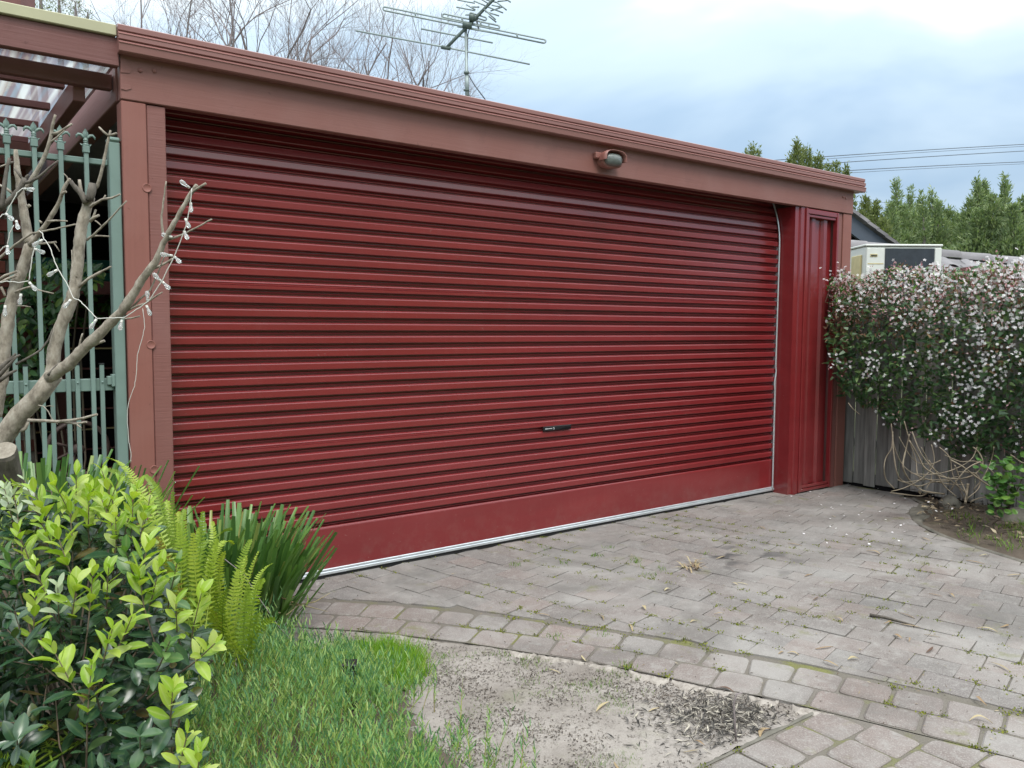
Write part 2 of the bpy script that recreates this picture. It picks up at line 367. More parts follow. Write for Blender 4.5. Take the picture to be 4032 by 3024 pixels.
MAT['vinestem'] = simple('vine_stem', (.22, .18, .13), .8, .25, 9)
MAT['rock'] = bark('garden_rock', (.07, .066, .055), (.135, .125, .105), (.21, .195, .165), 9, (1, 1, 1), .7)
def glass():
    m, t, b, o = newmat('bulb_glass'); b.inputs['Base Color'].default_value = (.95, .97, .97, 1); b.inputs['Roughness'].default_value = .08
    b.inputs['Transmission Weight'].default_value = .75; b.inputs['IOR'].default_value = 1.35; return m
MAT['glass'] = glass()
def polycarb():
    m, t, b, o = newmat('clear_roof_sheet')
    n = nz(t, 3.0, 5, .6, stretch=(6, 1.2, 1)); st = nz(t, 1, 2, stretch=(15, .25, 1))
    c = ramp(t, st, [(.38, (.20, .155, .175)), (.47, (.22, .28, .34)), (.56, (.24, .195, .215)), (.68, (.58, .60, .58))])
    c = mixc(t, mth(t, 'MULTIPLY', mth(t, 'SUBTRACT', n, .55, True), 3.0, True), c, (.55, .50, .36))
    t.links.new(c, b.inputs['Base Color']); b.inputs['Roughness'].default_value = .25
    tr = t.nodes.new('ShaderNodeBsdfTranslucent'); t.links.new(c, tr.inputs['Color'])
    tp = t.nodes.new('ShaderNodeBsdfTransparent'); tp.inputs['Color'].default_value = (.8, .84, .88, 1)
    m1 = t.nodes.new('ShaderNodeMixShader'); m1.inputs[0].default_value = .62; t.links.new(b.outputs[0], m1.inputs[1]); t.links.new(tr.outputs[0], m1.inputs[2])
    m2 = t.nodes.new('ShaderNodeMixShader'); m2.inputs[0].default_value = .22; t.links.new(m1.outputs[0], m2.inputs[1]); t.links.new(tp.outputs[0], m2.inputs[2])
    t.links.new(m2.outputs[0], o.inputs[0]); return m
MAT['poly'] = polycarb()
def paver_mat(name, stops):
    m, t, b, o = newmat(name)
    c = ramp(t, rnd_of(t), stops) if True else ramp(t, rnd_of(t), [(0, (.186, .160, .150)), (.3, (.200, .178, .169)), (.6, (.190, .176, .170)), (.85, (.218, .180, .167)), (1, (.178, .168, .164))])
    sp = nz(t, 190, 3, .7); c = mixc(t, mth(t, 'MULTIPLY', mth(t, 'SUBTRACT', sp, .5, True), 2.6, True), c, (.46, .43, .41))
    sp2 = nz(t, 120, 3, .7); c = mixc(t, mth(t, 'MULTIPLY', mth(t, 'SUBTRACT', sp2, .56, True), 3.6, True), c, (.095, .08, .075))
    bl = nz(t, 1.3, 5, .65, dist=.4); c = mixc(t, mth(t, 'MULTIPLY', mth(t, 'SUBTRACT', bl, .46, True), 4.2, True), c, mixc(t, .35, (.36, .345, .33), c))
    bl2 = nz(t, 17, 5, .75, dist=.6); c = mixc(t, mth(t, 'MULTIPLY', mth(t, 'SUBTRACT', bl2, .52, True), 5.0, True), c, (.29, .275, .26))
    dk = nz(t, 1.25, 6, .68, dist=.4, stretch=(1, 1.3, 1)); c = mixc(t, mth(t, 'MULTIPLY', mth(t, 'SUBTRACT', dk, .50, True), 3.2, True), c, (.105, .10, .094))
    mo = nz(t, 4.5, 5, .68); c = mixc(t, mth(t, 'MULTIPLY', mth(t, 'SUBTRACT', mo, .60, True), 5.0, True), c, (.15, .155, .05))
    # drips of old oil in the middle of the drive
    oil = nz(t, 7.5, 2, .4, stretch=(.8, 1, 1)); g = t.nodes.new('ShaderNodeNewGeometry')
    dist = t.nodes.new('ShaderNodeVectorMath'); dist.operation = 'DISTANCE'; dist.inputs[1].default_value = (3.05, -.92, 0); t.links.new(g.outputs['Position'], dist.inputs[0])
    near = mth(t, 'SUBTRACT', 1.0, mth(t, 'MULTIPLY', dist.outputs['Value'], 1.9), True)
    c = mixc(t, mth(t, 'MULTIPLY', mth(t, 'MULTIPLY', mth(t, 'SUBTRACT', oil, .56, True), 9, True), mth(t, 'MULTIPLY', near, 1.2, True)), c, (.075, .07, .07))
    t.links.new(c, b.inputs['Base Color']); b.inputs['Roughness'].default_value = .82; b.inputs['Specular IOR Level'].default_value = .3
    h = mixc(t, .5, sp, nz(t, 25, 3)); bump(t, b, h, .55, .004); return m
MAT['paver'] = paver_mat('tumbled_paver', [(0, (.168, .144, .134)), (.3, (.182, .160, .150)), (.6, (.172, .158, .151)), (.85, (.198, .160, .147)), (1, (.162, .152, .148))])
MAT['border_paver'] = paver_mat('pink_border_paver', [(0, (.178, .150, .139)), (.35, (.200, .165, .152)), (.6, (.176, .158, .150)), (.85, (.212, .164, .148)), (1, (.165, .150, .144))])
def joint_mat():
    m, t, b, o = newmat('mossy_joint_sand')
    n = nz(t, 3.2, 5, .6); f = nz(t, 90, 3)
    c = ramp(t, n, [(.34, (.18, .16, .145)), (.54, (.15, .135, .11)), (.61, (.155, .16, .045)), (.70, (.19, .19, .045))])
    c = mixc(t, mth(t, 'MULTIPLY', f, .5), c, (.11, .095, .08))
    t.links.new(c, b.inputs['Base Color']); b.inputs['Roughness'].default_value = .95; bump(t, b, f, .8, .01); return m
MAT['joint'] = joint_mat()
def soil_mat(name, a_, b_, d_, moss=.0):
    m, t, b, o = newmat(name)
    n = nz(t, 3.0, 6, .62, dist=.3); f = nz(t, 130, 4, .7); k = nz(t, 38, 5, .7)
    c = ramp(t, n, [(.34, b_), (.58, a_)]); c = mixc(t, mth(t, 'MULTIPLY', mth(t, 'SUBTRACT', k, .55, True), 4.5, True), c, d_)
    c = mixc(t, mth(t, 'MULTIPLY', f, .35), c, tuple(q*.72 for q in a_))
    if moss: c = mixc(t, mth(t, 'MULTIPLY', mth(t, 'SUBTRACT', nz(t, 4, 4), .6, True), moss, True), c, (.15, .18, .05))
    t.links.new(c, b.inputs['Base Color']); b.inputs['Roughness'].default_value = .95; b.inputs['Specular IOR Level'].default_value = .2
    bump(t, b, mixc(t, .5, f, k), .8, .012); return m
MAT['sand'] = soil_mat('grey_sandy_soil', (.345, .312, .288), (.215, .188, .168), (.075, .062, .052), 1.8)
MAT['soil'] = soil_mat('brown_garden_soil', (.13, .105, .085), (.075, .058, .046), (.03, .024, .02), 1.5)
MAT['far'] = soil_mat('far_ground', (.12, .13, .07), (.08, .09, .05), (.05, .05, .035))
MAT['conc'] = bark('rough_concrete', (.17, .145, .125), (.32, .285, .255), (.45, .41, .375), 42, (1, 1, 1), .8)
# ================================================================== GROUND
def sheet(name, mat, poly, z, kind='structure'):
    b = MB(); b.add([(x, y, z) for x, y in poly], [tuple(range(len(poly)))]); return b.build(name, mat, None, kind)
sheet('ground', MAT['far'], [(-400, -400), (400, -400), (400, 400), (-400, 400)], -.09)

def catmull(P, n=8):
    P = [Vector((*p, 0)) for p in P]; out_ = []
    for i in range(len(P)-1):
        a, b, c, d = P[max(i-1, 0)], P[i], P[i+1], P[min(i+2, len(P)-1)]
        for k in range(n):
            t = k/n; out_.append(.5*((2*b)+(c-a)*t+(2*a-5*b+4*c-d)*t*t+(3*b-a-3*c+d)*t**3))
    return out_+[P[-1]]
BORDER = catmull([(-.02, -.02), (.20, -.24), (.431, -.446), (.655, -.675), (.90, -.985), (1.09, -1.27), (1.236, -1.50), (1.37, -1.745), (1.485, -2.0), (1.575, -2.16), (1.66, -2.37), (1.82, -2.79), (1.98, -3.3), (2.12, -3.8)])
def border_off(d):
    o_ = []
    for i, p in enumerate(BORDER):
        t = (BORDER[min(i+1, len(BORDER)-1)]-BORDER[max(i-1, 0)]).normalized(); o_.append(p+Vector((-t.y, t.x, 0))*d)
    return o_
def nearest(P, x, y):
    best = (1e9, 0)
    for i, p in enumerate(P):
        d = (p.x-x)**2+(p.y-y)**2
        if d < best[0]: best = (d, i)
    i = best[1]; t = (P[min(i+1, len(P)-1)]-P[max(i-1, 0)]).normalized()
    return P[i], Vector((-t.y, t.x, 0))
def side(P, x, y):
    p, n = nearest(P, x, y); return (Vector((x, y, 0))-p).dot(n)
# right edge of the paving (concrete edge of the garden bed)
RIGHT = catmull([(5.62, -.62), (5.42, -.80), (5.20, -.85), (4.95, -.98), (4.733, -1.154), (4.52, -1.45), (4.40, -1.75), (4.30, -2.05), (4.22, -2.5), (4.15, -3.1), (4.1, -3.9)][::-1])
def clip(poly, p, n):
    o_ = []; k = len(poly)
    for i in range(k):
        a, b = poly[i], poly[(i+1) % k]; da = (a[0]-p[0])*n[0]+(a[1]-p[1])*n[1]; db = (b[0]-p[0])*n[0]+(b[1]-p[1])*n[1]
        if da >= 0: o_.append(a)
        if da*db < 0: t = da/(da-db); o_.append((a[0]+(b[0]-a[0])*t, a[1]+(b[1]-a[1])*t))
    return o_
def area(p): return .5*sum(p[i][0]*p[(i+1) % len(p)][1]-p[(i+1) % len(p)][0]*p[i][1] for i in range(len(p)))
def inset(poly, d):
    k = len(poly); o_ = []
    for i in range(k):
        a, b, c = Vector(poly[i-1]), Vector(poly[i]), Vector(poly[(i+1) % k])
        e1, e2 = (b-a), (c-b)
        if e1.length < 1e-4 or e2.length < 1e-4: continue
        e1.normalize(); e2.normalize(); n1, n2 = Vector((-e1.y, e1.x)), Vector((-e2.y, e2.x)); m = n1+n2
        if m.length < 1e-3: continue
        m = m/m.length_squared*2; 
        if m.length > 2.5: m = m.normalized()*2.5
        q = b+m*d; o_.append((q.x, q.y))
    return o_
def rounded(poly, r_, seg=2):
    o_ = []; k = len(poly)
    for i in range(k):
        a, b, c = Vector(poly[i-1]), Vector(poly[i]), Vector(poly[(i+1) % k])
        la, lc = (a-b).length, (c-b).length; rr = min(r_*rng.uniform(.6, 1.5), la*.4, lc*.4)
        p, q = b+(a-b)/max(la, 1e-6)*rr, b+(c-b)/max(lc, 1e-6)*rr
        for s_ in range(seg+1):
            t = s_/seg; v = p*(1-t)**2+b*2*t*(1-t)+q*t*t; o_.append((v.x, v.y))
    return o_
pavers = []   # (outline, centre)
def add_paver(poly, gap):
    if area(poly) < 0: poly = poly[::-1]
    if area(poly) < .006: return
    p = inset(poly, gap)
    if len(p) < 3 or area(p) < .004: return
    cx, cy = sum(q[0] for q in p)/len(p), sum(q[1] for q in p)/len(p)
    p = [(x+rng.uniform(-.003, .003), y+rng.uniform(-.003, .003)) for x, y in p]
    pavers.append((p, (cx, cy)))
# two border courses that follow the bed
for row, (d0, d1, ph) in enumerate(((0, .168, .02), (.172, .345, .10))):
    A, B = border_off(d0), border_off(d1)
    s_ = 0; acc = []; M_ = border_off((d0+d1)/2)
    for i in range(len(M_)): 
        if i: s_ += (M_[i]-M_[i-1]).length
        acc.append(s_)
    def lerp_at(P, s):
        for i in range(1, len(acc)):
            if acc[i] >= s: t = (s-acc[i-1])/(acc[i]-acc[i-1]); q = P[i-1].lerp(P[i], t); return (q.x, q.y)
        return (P[-1].x, P[-1].y)
    s = ph
    while s < acc[-1]-.2:
        l_ = .182*rng.uniform(.95, 1.05)
        add_paver([lerp_at(A, s), lerp_at(A, s+l_), lerp_at(B, s+l_), lerp_at(B, s)], rng.uniform(.004, .008)); s += l_
# main field in running bond
fd = Vector((math.cos(R(-76)), math.sin(R(-76)))); fn = Vector((-fd.y, fd.x))
INNER = border_off(.385)
for k in range(-4, 36):
    o0 = k*.165; offs = (k % 2)*.09+rng.uniform(-.015, .015); s = -1.2+offs
    while s < 5.2:
        l_ = .182*rng.uniform(.97, 1.03)
        P = [fd*s+fn*o0, fd*(s+l_)+fn*o0, fd*(s+l_)+fn*(o0+.165), fd*s+fn*(o0+.165)]; P = [(p.x, p.y) for p in P]; s += l_
        cx, cy = sum(p[0] for p in P)/4, sum(p[1] for p in P)/4
        if cy > .3 or cx < -.3 or cy < -3.9 or cx > 5.7: continue
        q, n_ = nearest(INNER, cx, cy); P = clip(P, (q.x, q.y), (n_.x, n_.y))
        if len(P) < 3: continue
        q, n_ = nearest(RIGHT, cx, cy); P = clip(P, (q.x, q.y), (n_.x, n_.y)) if cy < -.5 else P
        if len(P) < 3: continue
        P = clip(P, (0, .17), (0, -1)) if cx < 4.95 else clip(P, (0, .0), (0, -1))
        if len(P) < 3: continue
        add_paver(P, rng.uniform(.0007, .0022))
# corner field, square to the garage
for j in range(10):
    y1 = -2.352-j*.168
    for i in range(-9, 8):
        x0 = 1.494+i*.168+(.05 if j % 2 else 0)
        P = [(x0, y1-.168), (x0+.168, y1-.168), (x0+.168, y1), (x0, y1)]
        cx, cy = x0+.084, y1-.084
        q, n_ = nearest(BORDER, cx, cy); P = clip(P, (q.x-n_.x*.012, q.y-n_.y*.012), (-n_.x, -n_.y))
        if len(P) >= 3: add_paver(P, rng.uniform(.004, .007))
bed = [(p.x, p.y) for p in BORDER]
joint_poly = bed+[(2.15, -5), (4.1, -5)]+[(p.x, p.y) for p in RIGHT]+[(5.75, -.3), (5.75, .2), (5.0, .2), (-.02, .2)]
b = MB(); b.add([(x, y, -.0065) for x, y in joint_poly], [tuple(range(len(joint_poly)))])
drive = b.build('driveway', MAT['joint'], None, 'structure')
b = MB(); b.add([(x, y, -.0085) for x, y in [(-.2, -2.345), (1.649, -2.345), (1.82, -2.79), (1.98, -3.3), (2.12, -3.8), (2.12, -5), (-.2, -5)]], [tuple(range(7))])
b.build('joint_bed', MAT['joint'], drive)
def paver_geo(mb, poly, a=0.):
    cyy = sum(p[1] for p in poly)/len(poly); cxx = sum(p[0] for p in poly)/len(poly); tight = side(BORDER, cxx, cyy) > .40
    top = rounded(poly, .007 if tight else .020); h = rng.uniform(-.0025, .0025); k = len(top); tx, ty = rng.uniform(-.012, .012), rng.uniform(-.012, .012)
    cx, cy = sum(p[0] for p in top)/k, sum(p[1] for p in top)/k
    hz = lambda x, y: h+(x-cx)*tx+(y-cy)*ty
    kk = .968 if tight else .93; dz = .0016 if tight else .005
    ins = [(cx+(x-cx)*kk, cy+(y-cy)*kk) for x, y in top]
    vs = [(x, y, hz(x, y)) for x, y in ins]+[(x, y, hz(x, y)-dz) for x, y in top]+[(x, y, -.045) for x, y in top]
    fs = [tuple(range(k))]
    for r_ in (0, 1): fs += [(r_*k+i, (r_+1)*k+i, (r_+1)*k+(i+1) % k, r_*k+(i+1) % k) for i in range(k)]
    mb.add(vs, fs, False, a)
def infr(c):
    x, y, D = project((c[0], c[1], 0)); return D > 0 and -40 < x < 1064 and y < 800
vis = sorted([p for p in pavers if infr(p[1])], key=lambda p: (Vector((*p[1], 0))-CAM).length)
rest = vis[290:]+[p for p in pavers if not infr(p[1])]
for poly, c in vis[:290]:
    b = MB(); paver_geo(b, poly); b.build('paver', MAT['paver' if side(BORDER, *c) > .40 else 'border_paver'], drive)
b = MB()
for poly, c in rest: paver_geo(b, poly, rng.random()+1e-4)
b.build('distant_pavers', MAT['paver'], drive, 'stuff')
# sandy soil between the paving and the planting, brown soil under the plants
def in_front_of_border(x, y): return side(BORDER, x, y) < -.0 and y < .25
def soil_grid(name, mat, x0, x1, y0, y1, step, test, hfun):
    nx, ny = int((x1-x0)/step)+1, int((y1-y0)/step)+1; vs = []; idx = {}; fs = []
    for j in range(ny):
        for i in range(nx):
            x, y = x0+i*step, y0+j*step
            if test(x, y): idx[(i, j)] = len(vs); vs.append((x, y, hfun(x, y)))
    for j in range(ny-1):
        for i in range(nx-1):
            q = [(i, j), (i+1, j), (i+1, j+1), (i, j+1)]
            if all(k in idx for k in q): fs.append(tuple(idx[k] for k in q))
    bb = MB(); bb.add(vs, fs, True); return bb.build(name, mat, None, 'structure')
def sand_h(x, y):
    d = max(0, -side(BORDER, x, y)); v = Vector((x*3, y*3, 0)); w_ = Vector((x*22, y*22, 3))
    return -.013+.012*mnoise.noise(v)+.007*mnoise.noise(w_)+.0035*mnoise.noise(Vector((x*55, y*55, 7)))+.009*min(1, d*2)
soil_grid('sandy_soil', MAT['sand'], -.6, 1.75, -2.34, -.2, .014, lambda x, y: side(BORDER, x, y) < .02 and y > -2.345, sand_h)
def mound(x, y):      # planting bed rises away from the paving
    d = max(0., -side(BORDER, x, y)-.30); return min(.22, d*.28)
soil_grid('planting_bed', MAT['soil'], -3.4, .9, -3.4, .02, .05, lambda x, y: side(BORDER, x, y) < -.12 and x < min(.60, max(.22, .58+.5*min(0, y+1.2))) and x < .1-y*.9,
          lambda x, y: -.05+mound(x, y)+.02*mnoise.noise(Vector((x*4, y*4, 1))))
soil_grid('garden_bed', MAT['soil'], 3.9, 6.6, -4.2, .1, .05, lambda x, y: side(RIGHT, x, y) < .03 and not (x < 5.75 and y > -.45),
          lambda x, y: -.02+.05*min(1, max(0, -side(RIGHT, x, y))*1.5)+.02*mnoise.noise(Vector((x*5, y*5, 4))))
# concrete haunching along the border and the cut edge
edge = thing('concrete_edging', 'rough pale concrete haunching along the curved paver border', 'edging', (1.1, -1.4, 0))
s_in, acc = border_off(-.012), [0]
for i in range(1, len(s_in)): acc.append(acc[-1]+(s_in[i]-s_in[i-1]).length)
def bl(s, d):
    for i in range(1, len(acc)):
        if acc[i] >= s:
            t = (s-acc[i-1])/(acc[i]-acc[i-1]); q = BORDER[i-1].lerp(BORDER[i], t); u_ = (BORDER[i]-BORDER[i-1]).normalized(); n_ = Vector((-u_.y, u_.x, 0)); return q+n_*d
s = 1.62
while s < 2.82:
    l_ = rng.uniform(.10, .24); b = MB(); k = 15; wid = rng.uniform(.034, .052)*(1.2 if s > 2.1 else .75); vs = []
    for i in range(k):
        t = i/(k-1); ends = min(1, 5*min(t, 1-t)+.35); z0 = -.005+rng.uniform(-.003, .003)
        ww = wid*(.75+.5*mnoise.noise(Vector((s*9+t*4, 1, 2)))+rng.uniform(-.03, .03)+.25*mnoise.noise(Vector((s*9+t*16, 5, 2))))*ends
        vs += [bl(s+l_*t, -.010)+Vector((0, 0, z0-.004)), bl(s+l_*t, -.012-ww*.5)+Vector((0, 0, z0+.004)), bl(s+l_*t, -.012-ww)+Vector((0, 0, z0-.004)), bl(s+l_*t, -.02-ww*1.7)+Vector((0, 0, -.028))]
    fs = [(i*4+j, i*4+j+1, i*4+j+5, i*4+j+4) for i in range(k-1) for j in range(3)]
    b.add(vs, fs, True); b.build('concrete_lump', MAT['conc'], edge); s += l_+rng.choice([.004, .01, .05 if s > 1.8 else .01])
b = MB(); vs = []; k = 40
for i in range(k):
    x = .1+1.52*i/(k-1); q = rng.uniform(-.004, .004)
    q2 = rng.uniform(-.004, .003); vs += [(x, -2.349, -.006), (x, -2.341+q, -.002+q2), (x, -2.331+q*2, -.008+q2), (x, -2.322+q*2, -.03)]
b.add(vs, [(i*4+j, i*4+j+1, i*4+j+5, i*4+j+4) for i in range(k-1) for j in range(3)], True); b.build('concrete_lip', MAT['rock'], edge)
# concrete edge at the far right of the paving
b = MB(); vs = []; Q = [RIGHT[i] for i in range(10, len(RIGHT)-2)]
for i, p in enumerate(Q):
    t = (Q[min(i+1, len(Q)-1)]-Q[max(i-1, 0)]).normalized(); n_ = Vector((t.y, -t.x, 0)); q = rng.uniform(-.01, .01)
    wd = .12*math.exp(-((i-(len(Q)-16))/9.0)**2)+.025
    vs += [p+Vector((0, 0, -.001)), p+n_*(wd*.5)+Vector((0, 0, .012)), p+n_*(wd+q)+Vector((0, 0, .004)), p+n_*(wd*1.15+q)+Vector((0, 0, -.04))]
b.add(vs, [(i*4+j, i*4+j+1, i*4+j+5, i*4+j+4) for i in range(len(Q)-1) for j in range(3)], True)
tag(b.build('concrete_edging', MAT['rock']), 'grey concrete edge curving round the garden bed by the fence', 'edging')

# ================================================================== GARAGE
HB = 2.388; YC = .165                        # underside of the beam, plane of the door curtain
gar = thing('garage', 'brown flat-roofed timber garage with a wide red roller door', 'garage', (2.7, 1.5, 0))
def gpart(name, mat, fn, parent=gar, label=None):
    b = MB(); fn(b); return b.build(name, mat, parent, None, label)
gpart('beam', MAT['beam'], lambda b: b.box((-.188, 0, HB), (5.684, .055, 2.60), bev=.004))
def prof_fascia(b):
    P = [(-.036, 2.700), (-.046, 2.694), (-.046, 2.673), (-.038, 2.669), (-.056, 2.655), (-.053, 2.651), (-.053, 2.634), (-.043, 2.630), (-.062, 2.616), (-.058, 2.611), (-.055, 2.583), (-.047, 2.578), (-.012, 2.578), (-.012, 2.60), (.0, 2.61), (.0, 2.700)]
    b.prism(P[::-1], -.200, 5.780)
gpart('fascia', MAT['fascia'], prof_fascia)
gpart('fascia_end', MAT['fascia'], lambda b: b.box((5.700, .001, 2.578), (5.780, 6.0, 2.700), bev=.004))
gpart('roof', MAT['roofsheet'], lambda b: b.box((-.17, .06, 2.602), (5.69, 6.1, 2.66)))
gpart('post', MAT['post'], lambda b: b.box((-.187, .004, -.05), (-.0825, .10, HB-.003), bev=.004))
gpart('cover_strip', MAT['strip'], lambda b: b.box((-.080, .010, -.05), (.0, .10, HB-.005), bev=.003))
gpart('post', MAT['post'], lambda b: b.box((5.552, .008, -.02), (5.682, .10, HB-.003), bev=.004))
gpart('cover_strip', MAT['strip'], lambda b: b.box((5.484, .016, -.02), (5.545, .10, HB-.005), bev=.003))
for (x, z) in ((-.105, 2.526), (-.045, 2.535), (5.52, 2.52), (5.56, 2.515)):
    M = Matrix.Translation((x, -.001, z)) @ Matrix.Rotation(R(90), 4, 'X')
    gpart('bolt', MAT['beam'], lambda b: b.lathe([(.0105, -.004), (.0105, .002), (.008, .005), (0, .006)], 10, M))
for z in (2.01, .72, 1.30):
    M = Matrix.Translation((-.088, .003, z)) @ Matrix.Rotation(R(90), 4, 'X')
    gpart('timber_plug', MAT['post'], lambda b: b.lathe([(.020, -.004), (.020, .0012), (.0175, .0016), (.0165, .0008), (0, .0008)], 16, M))
# flaking paint at the beam end: thin raised flakes
for pts in ([(-.186, 2.575), (-.160, 2.562), (-.148, 2.535), (-.140, 2.520), (-.150, 2.505), (-.186, 2.502)], [(-.186, 2.452), (-.150, 2.462), (-.142, 2.44), (-.165, 2.428), (-.186, 2.43)]):
    k = len(pts)
    gpart('paint_flake', MAT['beam'], lambda b: b.add([(x, -.0035, z) for x, z in pts]+[(x, .001, z) for x, z in pts], [tuple(range(k))]+[(i, i+k, (i+1) % k+k, (i+1) % k) for i in range(k)]))
gpart('wall', MAT['wall'], lambda b: b.box((5.64, .103, -.05), (5.68, 6.0, 2.60)), label='brown side wall of the garage by the fence')
gpart('wall', MAT['dark'], lambda b: b.box((-.17, 4.2, -.05), (-.12, 6.0, 2.36)), label='side wall of the garage behind the gate, roof shade in its colour')
gpart('wall', MAT['wall'], lambda b: b.box((-.12, 5.9, -.05), (5.64, 5.95, 2.59)), label='rear wall of the garage')
gpart('side_plate', MAT['rafter'], lambda b: b.box((-.187, .106, 2.40), (-.105, 6.0, 2.56), bev=.004))
gpart('floor_slab', MAT['conc'], lambda b: b.box((-.1, .26, -.06), (5.62, 5.9, -.012)))
# ---- right jamb: folded red steel and a ribbed infill sheet
def jamb(b):
    P = [(4.872, .20), (4.872, .022), (4.932, .022), (4.936, .010), (4.990, .010), (4.990, .05), (5.00, .05), (5.00, .20)]
    n = len(P); vs = [(x, y, -.01) for x, y in P]+[(x, y, HB-.004) for x, y in P]
    b.add(vs, [(i, (i+1) % n, n+(i+1) % n, n+i) for i in range(n)])
gpart('door_jamb', MAT['red'], jamb)
fr = gpart('infill_frame', MAT['red'], lambda b: (b.box((4.994, -.002, .004), (5.022, .04, HB-.006), bev=.003), b.box((5.026, .006, .006), (5.050, .04, HB-.05), bev=.003),
    b.box((5.445, .0, .004), (5.472, .04, HB-.008), bev=.003), b.box((5.022, .002, HB-.05), (5.445, .04, HB-.008), bev=.004), b.box((5.0505, .010, HB-.075), (5.4445, .028, HB-.052), bev=.004),
    b.box((5.0505, .004, .006), (5.4445, .04, .030), bev=.003), b.box((5.0505, .012, .034), (5.4445, .04, .055), bev=.003)))
def ribs(b):
    P = [(5.051, .060), (5.120, .060), (5.134, .036), (5.178, .036), (5.192, .060), (5.292, .060), (5.306, .036), (5.350, .036), (5.364, .060), (5.444, .060)]
    n = len(P); vs = [(x, y, .05) for x, y in P]+[(x, y, HB-.06) for x, y in P]
    b.add(vs, [(i, i+1, n+i+1, n+i) for i in range(n-1)])
gpart('infill_panel', MAT['red'], ribs)
# ---- roller door
ZT = 2.08; RD = .9; PITCH_S = .0704; Z0 = .286; X0, X1 = -.03, 4.895
def curtain_at(s):          # arc length above ground -> (y, z, tilt)
    if s <= ZT: return YC, s, 0.
    a_ = (s-ZT)/RD; return YC+RD*(1-math.cos(a_)), ZT+RD*math.sin(a_), a_
door = gpart('roller_door', MAT['red'], lambda b: None)
b = MB(); S = [Z0-.02]+[ZT*k/6 for k in range(1, 7) if ZT*k/6 > Z0]+[ZT+RD*a_ for a_ in np.linspace(.03, .55, 14)]
pts = [curtain_at(s) for s in S]; vs = []
for (y, z, a_) in pts:
    y += .0265*math.cos(a_); z -= .0265*math.sin(a_)
    vs += [(X0, y, z), (X1, y, z)]
b.add(vs, [(2*i, 2*i+1, 2*i+3, 2*i+2) for i in range(len(pts)-1)], True); door.data = b.mesh('roller_door', MAT['red'])
def slat_mesh(extra=False):
    # outline in (y, z): pitch .0704, face towards -y
    F = [(.026, .0), (.0255, .0035), (.0165, .0055), (.0145, .0085), (.0165, .0115), (.0255, .0135), (.026, .0185), (.012, .0215), (.0024, .0235), (.0, .0265)]
    if extra: F += [(.0, .040), (.0028, .042), (.0, .044), (.0, .049), (.0028, .051), (.0, .053)]
    F += [(.0, .0550), (.0005, .0570), (.0020, .0594), (.0045, .0616), (.0085, .0633), (.0215, .0652), (.0262, .0670), (.0262, .0704)]
    bb = MB(); n = len(F); vs = []
    for x in (X0, X1): vs += [(x, y, z) for y, z in F]
    bb.add(vs, [(i, n+i, n+i+1, i+1) for i in range(n-1)], False); return bb.mesh('slat', MAT['red'])
ms, ms2 = slat_mesh(), slat_mesh(True)
nsl = int((ZT+RD*.50-Z0)/PITCH_S)
for k in range(nsl):
    s = Z0+k*PITCH_S; y, z, a_ = curtain_at(s+PITCH_S*.5*(s > ZT-.03)); 
    if s <= ZT-.03: y, z, a_ = YC, s, 0.
    else: z -= PITCH_S*.5*math.cos(a_); y -= PITCH_S*.5*math.sin(a_)
    o = bpy.data.objects.new('slat', ms2 if k in (6, 18) else ms)
    put(o, door, Matrix.Translation((0, y, z)) @ Matrix.Rotation(-a_, 4, 'X'))
def bottom(b):
    P = [(.02, .045), (.0, .046), (.0, Z0-.012), (.002, Z0-.006), (.006, Z0-.002), (.022, Z0)]
    n = len(P); vs = [(x, YC+y, z) for x in (X0, X1) for y, z in P]; b.add(vs, [(i, n+i, n+i+1, i+1) for i in range(n-1)])
gpart('bottom_panel', MAT['red'], bottom, door)
gpart('bottom_rail', MAT['galv'], lambda b: (b.box((X0, YC-.012, .018), (X1, YC+.02, .036), bev=.003), b.box((X0, YC-.007, .0365), (X1, YC+.02, .050), bev=.003)), door)
gpart('floor_seal', MAT['rubber'], lambda b: b.box((X0, YC-.004, -.009), (X1, YC+.018, .0175), bev=.004), door)
hd = gpart('handle', MAT['black'], lambda b: (b.box((2.354, YC-.012, .704), (2.594, YC-.001, .735), bev=.003)), door)
def grip(b):
    n = 12; vs = []; 
    for i in range(n+1):
        t = i/n; x = 2.452+.136*t; hgt = .0035+.018*math.sin(min(1, t*1.25)*math.pi/2)**1.5
        vs += [(x, YC-.0125, .708), (x, YC-.0175, .708+hgt*.55), (x, YC-.0125, .708+hgt)]
    b.add(vs, [(3*i+j, 3*i+j+3, 3*i+j+4, 3*i+j+1) for i in range(n) for j in range(2)], True)
gpart('grip_recess', MAT['dark'], grip, hd)
def printmarks(b):
    y = YC-.0135
    def bar(x0, x1, z0, z1): b.box((x0, y, z0), (x1, y+.001, z1))
    bar(2.367, 2.371, .7165, .7225); bar(2.372, 2.376, .7180, .7235); bar(2.377, 2.380, .7165, .7225)
    for i, (w_, h_) in enumerate(((.006, .0045), (.005, .0035), (.005, .0035), (.006, .0045), (.005, .0035), (.005, .0035), (.004, .0045))):
        x = 2.383+i*.0062; bar(x, x+w_*.9, .7180, .7180+h_)
    import itertools
    pts = [(2.4395+.0055*math.cos(t), .7235+.0030*math.sin(t)) for t in np.linspace(.3, 4.4, 8)]+[(2.4395+.0055*math.cos(t), .7168+.0032*math.sin(t)) for t in np.linspace(1.3, -2.8, 8)]
    b.tube([(x, y, z) for x, z in pts], .0011, 4)
gpart('brand_mark', MAT['white_print'], printmarks, hd)
